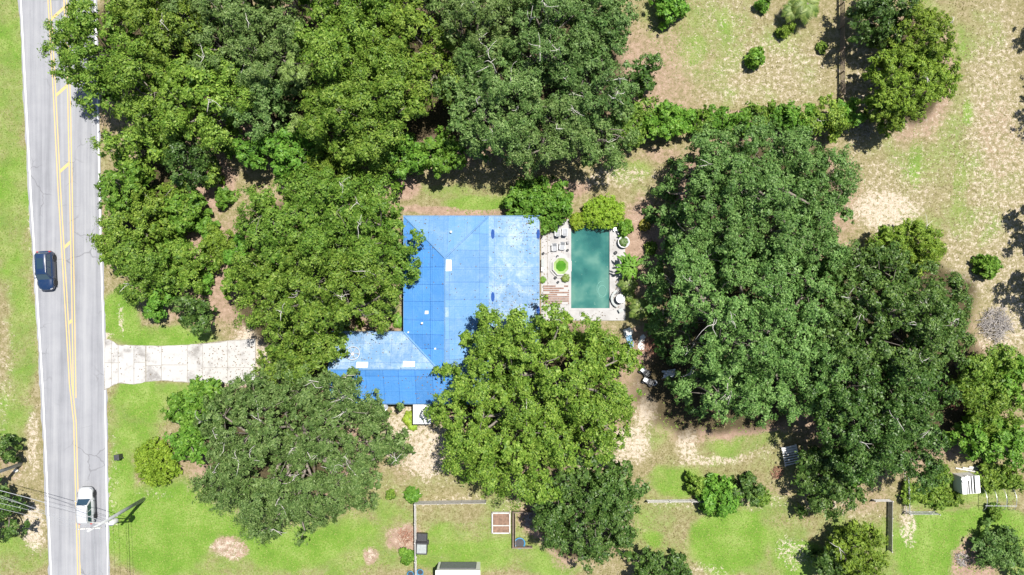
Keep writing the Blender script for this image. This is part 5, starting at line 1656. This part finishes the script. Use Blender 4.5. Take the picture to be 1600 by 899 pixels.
bush(609, 774, 7, .9, 'bright', 'tiny bush near the fence-corner bush')
bush(638, 870, 13, 1.2, 'lush', 'green weeds clump outside the board fence near the trailer')
make_tree('young_tree', 'tree', 1345, 876, 54, 6.0, 'olive', 'yellowish feathery tree on the lower lawn by the fence corner', seed=3)
make_tree('young_tree', 'tree', 1298, 885, 26, 5.5, 'dark', 'dark young tree beside the yellowish feathery tree')
make_tree('young_tree', 'tree', 1015, 888, 32, 4.5, 'dark', 'dark young tree at the foot of the lower lawn')
make_tree('young_tree', 'tree', 1065, 892, 22, 4, 'dark', 'smaller dark young tree next to the lower lawn')
bush(1565, 855, 34, 3.0, 'blue', 'bluish-green rounded bush on the bright lawn', dome=True)
bush(1590, 880, 22, 2.4, 'blue', 'smaller bluish bush behind the rounded one on the bright lawn')
for (x, y, r, lab) in ((1430, 770, 22, 'weedy shrub tucked into the grey garden fence corner'), (1465, 775, 24, 'weedy shrub in the middle of the fenced garden plot'), (1490, 780, 18, 'weedy shrub just below the derelict shed'),
                       (1545, 745, 26, 'weedy shrub between derelict shed and tunnel hoops'), (1580, 750, 24, 'weedy shrub behind the last tunnel hoops'), (1470, 745, 20, 'weedy shrub at the oak edge beside the derelict shed'), (1560, 800, 14, 'weedy shrub on the lawn side of the tunnel hoops')):
    bush(x, y, r, 1.5, 'bright', lab, 'weeds of the garden plot')


# --- palms and tropical plants
def palm(px, py, h, n, fl, mat, label, cat='palm', name='palm', group=None, width=.9, seed=0, z=0):
    rng = np.random.default_rng(seed + int(px))
    c = P(px, py, h)
    root = empty(name, (c.x, c.y, z)); tag(root, label, cat, group)
    mb = MB(); mb.tube([(0, 0, -.1), (0, 0, h * .5), (0, 0, h)], [.16, .12, .11], 7); mb.build('trunk', M['bark'], root)
    for k in range(n):
        a = 2 * math.pi * k / n + rng.uniform(-.2, .2); L = fl * rng.uniform(.8, 1.15); up = rng.uniform(.15, .75)
        d = np.array([math.cos(a), math.sin(a), 0]); s = np.array([-math.sin(a), math.cos(a), 0])
        def rp(t): return d * L * t + np.array([0, 0, h + L * (up * t - (.35 + up) * t * t)])
        V = []
        ts = np.linspace(.12, 1, 11)
        for i, t in enumerate(ts):
            p0 = rp(t); dt = unit(rp(min(t + .02, 1.02)) - rp(t - .02))
            lw = width * L * .34 * math.sin(math.pi * min(1, .15 + t * .85)) + .05
            for sgn in (-1, 1):
                tip = p0 + s * sgn * lw + dt * lw * .7 + np.array([0, 0, -.10 * lw])
                w = dt * .10 * (L / 1.5)
                V.append([p0 - w, p0 + w, tip + w * .2, tip - w * .2])
        for t0, t1 in zip(ts[:-1], ts[1:]):
            V.append([rp(t0) - s * .02, rp(t0) + s * .02, rp(t1) + s * .015, rp(t1) - s * .015])
        link_mesh('frond', quads_mesh('frond', np.array(V)), M[mat], root)
    return root


palm(1262, 6, 2.6, 13, 1.9, 'leaf_palm', 'fan palm beside the rail fence in the dry pasture')
palm(1240, 14, 2.0, 10, 1.4, 'leaf_palm', 'smaller fan palm next to the larger one in the pasture')
palm(1001, 482, 2.2, 12, 1.5, 'leaf_palm', 'feathery palm between pool deck and the widest bluish oak')
palm(983, 445, 1.0, 8, 1.2, 'leaf_palm', 'spiky palm at the deck edge below the tropical plant')
palm(983, 462, .6, 8, .8, 'leaf_palm', 'low spiky plant next to the patio table', 'plant', 'spiky_plant')
palm(974.5, 378.5, .75, 9, .55, 'leaf_dark', 'dark spiky plant growing in the large white planter', 'plant', 'spiky_plant', z=DZ)
palm(884, 434, .5, 8, .5, 'leaf_palm', 'small spiky plant between the spa and the pool', 'plant', 'spiky_plant', z=DZ)
palm(848.5, 437, .4, 7, .45, 'leaf_lush', 'small leafy plant at the porch edge by the planks', 'plant', 'leafy_plant', z=DZ)
palm(640, 655, .5, 9, 1.0, 'leaf_lime', 'yellow-green fern clump against the white awning', 'plant', 'fern')
palm(645, 665, .5, 8, .7, 'leaf_lime', 'smaller yellow-green fern below the white awning', 'plant', 'fern')
palm(621, 501, .5, 9, .9, 'leaf_lush', 'green fern in the corner between the two roof wings', 'plant', 'fern')


def tropical(px, py, n, fl, label, seed=1):
    """banana-like plant of broad leaves"""
    rng = np.random.default_rng(seed); c = P(px, py, 1.6)
    root = empty('tropical_plant', (c.x, c.y, 0)); tag(root, label, 'plant')
    mb = MB()
    for k in range(5):
        a = k * 1.25; mb.tube([(.4 * math.cos(a), .4 * math.sin(a), -.05), (.5 * math.cos(a), .5 * math.sin(a), 1.5)], [.08, .05], 6)
    mb.build('stem', M['bark'], root)
    for k in range(n):
        a = rng.uniform(0, 2 * math.pi); rad = rng.uniform(0, 1.1); L = fl * rng.uniform(.6, 1.1); W = L * .34
        o = np.array([rad * math.cos(a), rad * math.sin(a), rng.uniform(1.1, 2.4)]); a += rng.uniform(-.8, .8)
        d = np.array([math.cos(a), math.sin(a), 0]); s = np.array([-math.sin(a), math.cos(a), 0])
        vs = []; ts = np.linspace(0, 1, 7)
        for t in ts:
            w = W * math.sin(math.pi * (.06 + .92 * t)) ** .7 * .5
            m = o + d * L * t + np.array([0, 0, L * (.45 * t - .75 * t * t)])
            vs += [tuple(m - s * w + np.array([0, 0, w * .25])), tuple(m), tuple(m + s * w + np.array([0, 0, w * .25]))]
        fs = []
        for i in range(6):
            fs += [(3 * i, 3 * i + 1, 3 * i + 4, 3 * i + 3), (3 * i + 1, 3 * i + 2, 3 * i + 5, 3 * i + 4)]
        mb = MB(); mb.add(vs, fs); mb.build('leaf', M['leaf_lush'], root)


tropical(983, 416, 70, .95, 'broad-leaved tropical plant overhanging the pool deck')


# --- brush piles of dead branches
def brush(px, py, r, n, mat, label, seed, h=.9):
    rng = np.random.default_rng(seed); c = P(px, py, .3)
    mb = MB()
    for k in range(n):
        a = rng.uniform(0, 2 * math.pi); d = r * math.sqrt(rng.random()) * .8
        x, y = d * math.cos(a), d * math.sin(a); z = rng.uniform(.02, h) * (1 - .7 * d / r)
        b = rng.uniform(0, 2 * math.pi); L = rng.uniform(.3, .8) * r
        p0 = np.array([x - L / 2 * math.cos(b), y - L / 2 * math.sin(b), z]); p1 = np.array([x + L / 2 * math.cos(b), y + L / 2 * math.sin(b), max(.03, z + rng.uniform(-.2, .25))])
        limb_tube(mb, p0, p1, rng.uniform(.02, .045), .012, rng, 3, 4, .12)
    o = mb.build('brush_pile', M[mat]); o.location = (c.x, c.y, 0); tag(o, label, 'brush pile'); return o


brush(1558, 507, 2.2, 260, 'twig_grey', 'pale grey pile of dead branches beside the dark glossy oak', 1)
brush(1497, 625, 1.5, 140, 'twig_red', 'reddish pile of dead branches among the bright shrubby trees', 2, 1.4)
brush(835, 812, 1.4, 110, 'twig_grey', 'grey-brown brush heap inside the garden pen', 3)
brush(1022, 540, 1.6, 140, 'twig_red', 'rusty heap of dead fronds under the widest bluish oak', 4)
brush(634, 838, 1.1, 70, 'twig_red', 'small reddish brush heap outside the board fence', 5, .4)
brush(1505, 875, 1.0, 60, 'twig_grey', 'pale cut branches on the dirt beside the bluish bush', 6, .5)
brush(1215, 740, .9, 60, 'twig_red', 'dark brush heap beside the slatted white frame', 7, .5)
brush(1283, 78, .8, 10, 'twig_grey', 'few dead sticks lying in the dry pasture', 8, .15)
brush(1350, 205, 1.2, 24, 'twig_grey', 'bare fallen branches at the foot of the lower olive cedar', 9, .6)


# --- grass tufts: nobody could count them
def grass():
    rng = np.random.default_rng(99)
    n = 150000
    px = rng.uniform(-20, 1620, n); py = rng.uniform(-20, 920, n)
    k = H / F
    x = (px - 800) * k; y = (449.5 - py) * k
    l, d, s = masks(px, py, x, y)
    onroad = (px > np.interp(py, [t[0] for t in LEFT], [t[1] for t in LEFT]) - 4.5) & (px < np.interp(py, [t[0] for t in RIGHT], [t[1] for t in RIGHT]) + 4)
    drv = (px > 160) & (px < 402) & (py > 529) & (py < 609)
    hs = ((px > 500) & (px < 850) & (py > 515) & (py < 636)) | ((px > 628) & (px < 850) & (py > 335) & (py < 636)) | ((px > 842) & (px < 980) & (py > 340) & (py < 503)) | ((px > 682) & (px < 755) & (py > 872))
    dens = np.clip(.30 + .75 * l - .5 * d - .55 * s, .02, 1)
    dens *= np.clip(.35 + 1.3 * fbm(x * .5, y * .5, 41, 3), 0, 1.3)
    keep = (rng.random(n) < dens) & ~onroad & ~drv & ~hs
    x, y, l = x[keep], y[keep], l[keep]
    for nm, sel, mat, hgt, lab in (('grass', l > .42, 'grass_green', .05, 'short green grass growing on the lawns and verges'), ('dry_grass', l <= .42, 'grass_dry', .05, 'dry straw-coloured tufts scattered over the open lots')):
        X, Y = x[sel], y[sel]; m = len(X)
        base = np.stack([X, Y, np.full(m, .01)], 1)
        Vs = []
        for b in range(2):
            a = rng.uniform(0, 2 * math.pi, m); ln = hgt * rng.uniform(.6, 1.6, m)
            d_ = np.stack([np.cos(a), np.sin(a), np.zeros(m)], 1); sd = np.stack([-np.sin(a), np.cos(a), np.zeros(m)], 1)
            tip = base + d_ * (ln * 1.5)[:, None] + np.array([0, 0, 1.0]) * (ln * .4)[:, None]
            w = sd * (.05 + .05 * rng.random(m))[:, None]
            Vs.append(np.stack([base - w * .6, base + w * .6, tip + w * .5, tip - w * .5], 1))
        o = link_mesh(nm, quads_mesh(nm, np.concatenate(Vs)), M[mat]); tag(o, lab, 'grass', None, 'stuff')


M['grass_green'] = leaf_mat('grass_green', (0.075, 0.145, 0.014), (0.125, 0.195, 0.024), (0.205, 0.245, 0.060), .3, .7, .2)
M['grass_dry'] = leaf_mat('grass_dry', (0.091, 0.087, 0.025), (0.161, 0.143, 0.056), (0.280, 0.238, 0.133), .25, .8, .15)
grass()


# --- fallen leaves on roof, driveway and deck: nobody could count them
def fallen(name, pts, label, seed):
    rng = np.random.default_rng(seed); p = np.array(pts); n = len(p)
    nr = unit(np.array([0, 0, 1.0]) + rng.normal(size=(n, 3)) * .25)
    o = link_mesh(name, tris_mesh(name, leaves(p, nr, .16, .11, rng)), M['fallen_leaf']); tag(o, label, 'leaves', None, 'stuff')


M['fallen_leaf'] = leaf_mat('fallen_leaf', (0.06, 0.04, 0.02), (0.11, 0.075, 0.035), (0.17, 0.13, 0.06), .1, .8, .1)
rl = random.Random(12)
pr_, pd_ = [], []
src = [P(770, 520), P(740, 560), P(640, 400), P(570, 500), P(560, 610), P(690, 600), P(830, 345), P(800, 480)]
for poly, zf, mat, gx, gy in SLOPES:
    xs_ = [p[0] for p in poly]; ys_ = [p[1] for p in poly]
    for _ in range(900):
        x, y = rl.uniform(min(xs_), max(xs_)), rl.uniform(min(ys_), max(ys_))
        d = min(math.hypot(x - q.x, y - q.y) for q in src)
        if rl.random() > math.exp(-d / 1.6) + .02: continue
        c = clip_poly(clip_poly(poly, 0, x - .05, x + .05), 1, y - .05, y + .05) if True else []
        if len(c) < 3 or abs(parea(c)) < .008: continue
        pr_.append((x, y, zf(x, y) + .075))
for _ in range(520):
    px_, py_ = rl.uniform(168, 398), rl.uniform(541, 596)
    if rl.random() < .15 + .85 * ((px_ - 168) / 230) ** 2:
        q = P(px_, py_); pd_.append((q.x, q.y, .07))
for _ in range(420):
    px_, py_ = rl.uniform(847, 975), rl.uniform(346, 499)
    if 888 < px_ < 957 and py_ < 486: continue
    q = P(px_, py_); pd_.append((q.x, q.y, .14))
fallen('roof_leaves', pr_, 'fallen brown leaves scattered over the blue tarps', 3)
fallen('fallen_leaves', pd_, 'fallen brown leaves on the driveway and the pool deck', 4)
print('LEAVES', NLEAF)
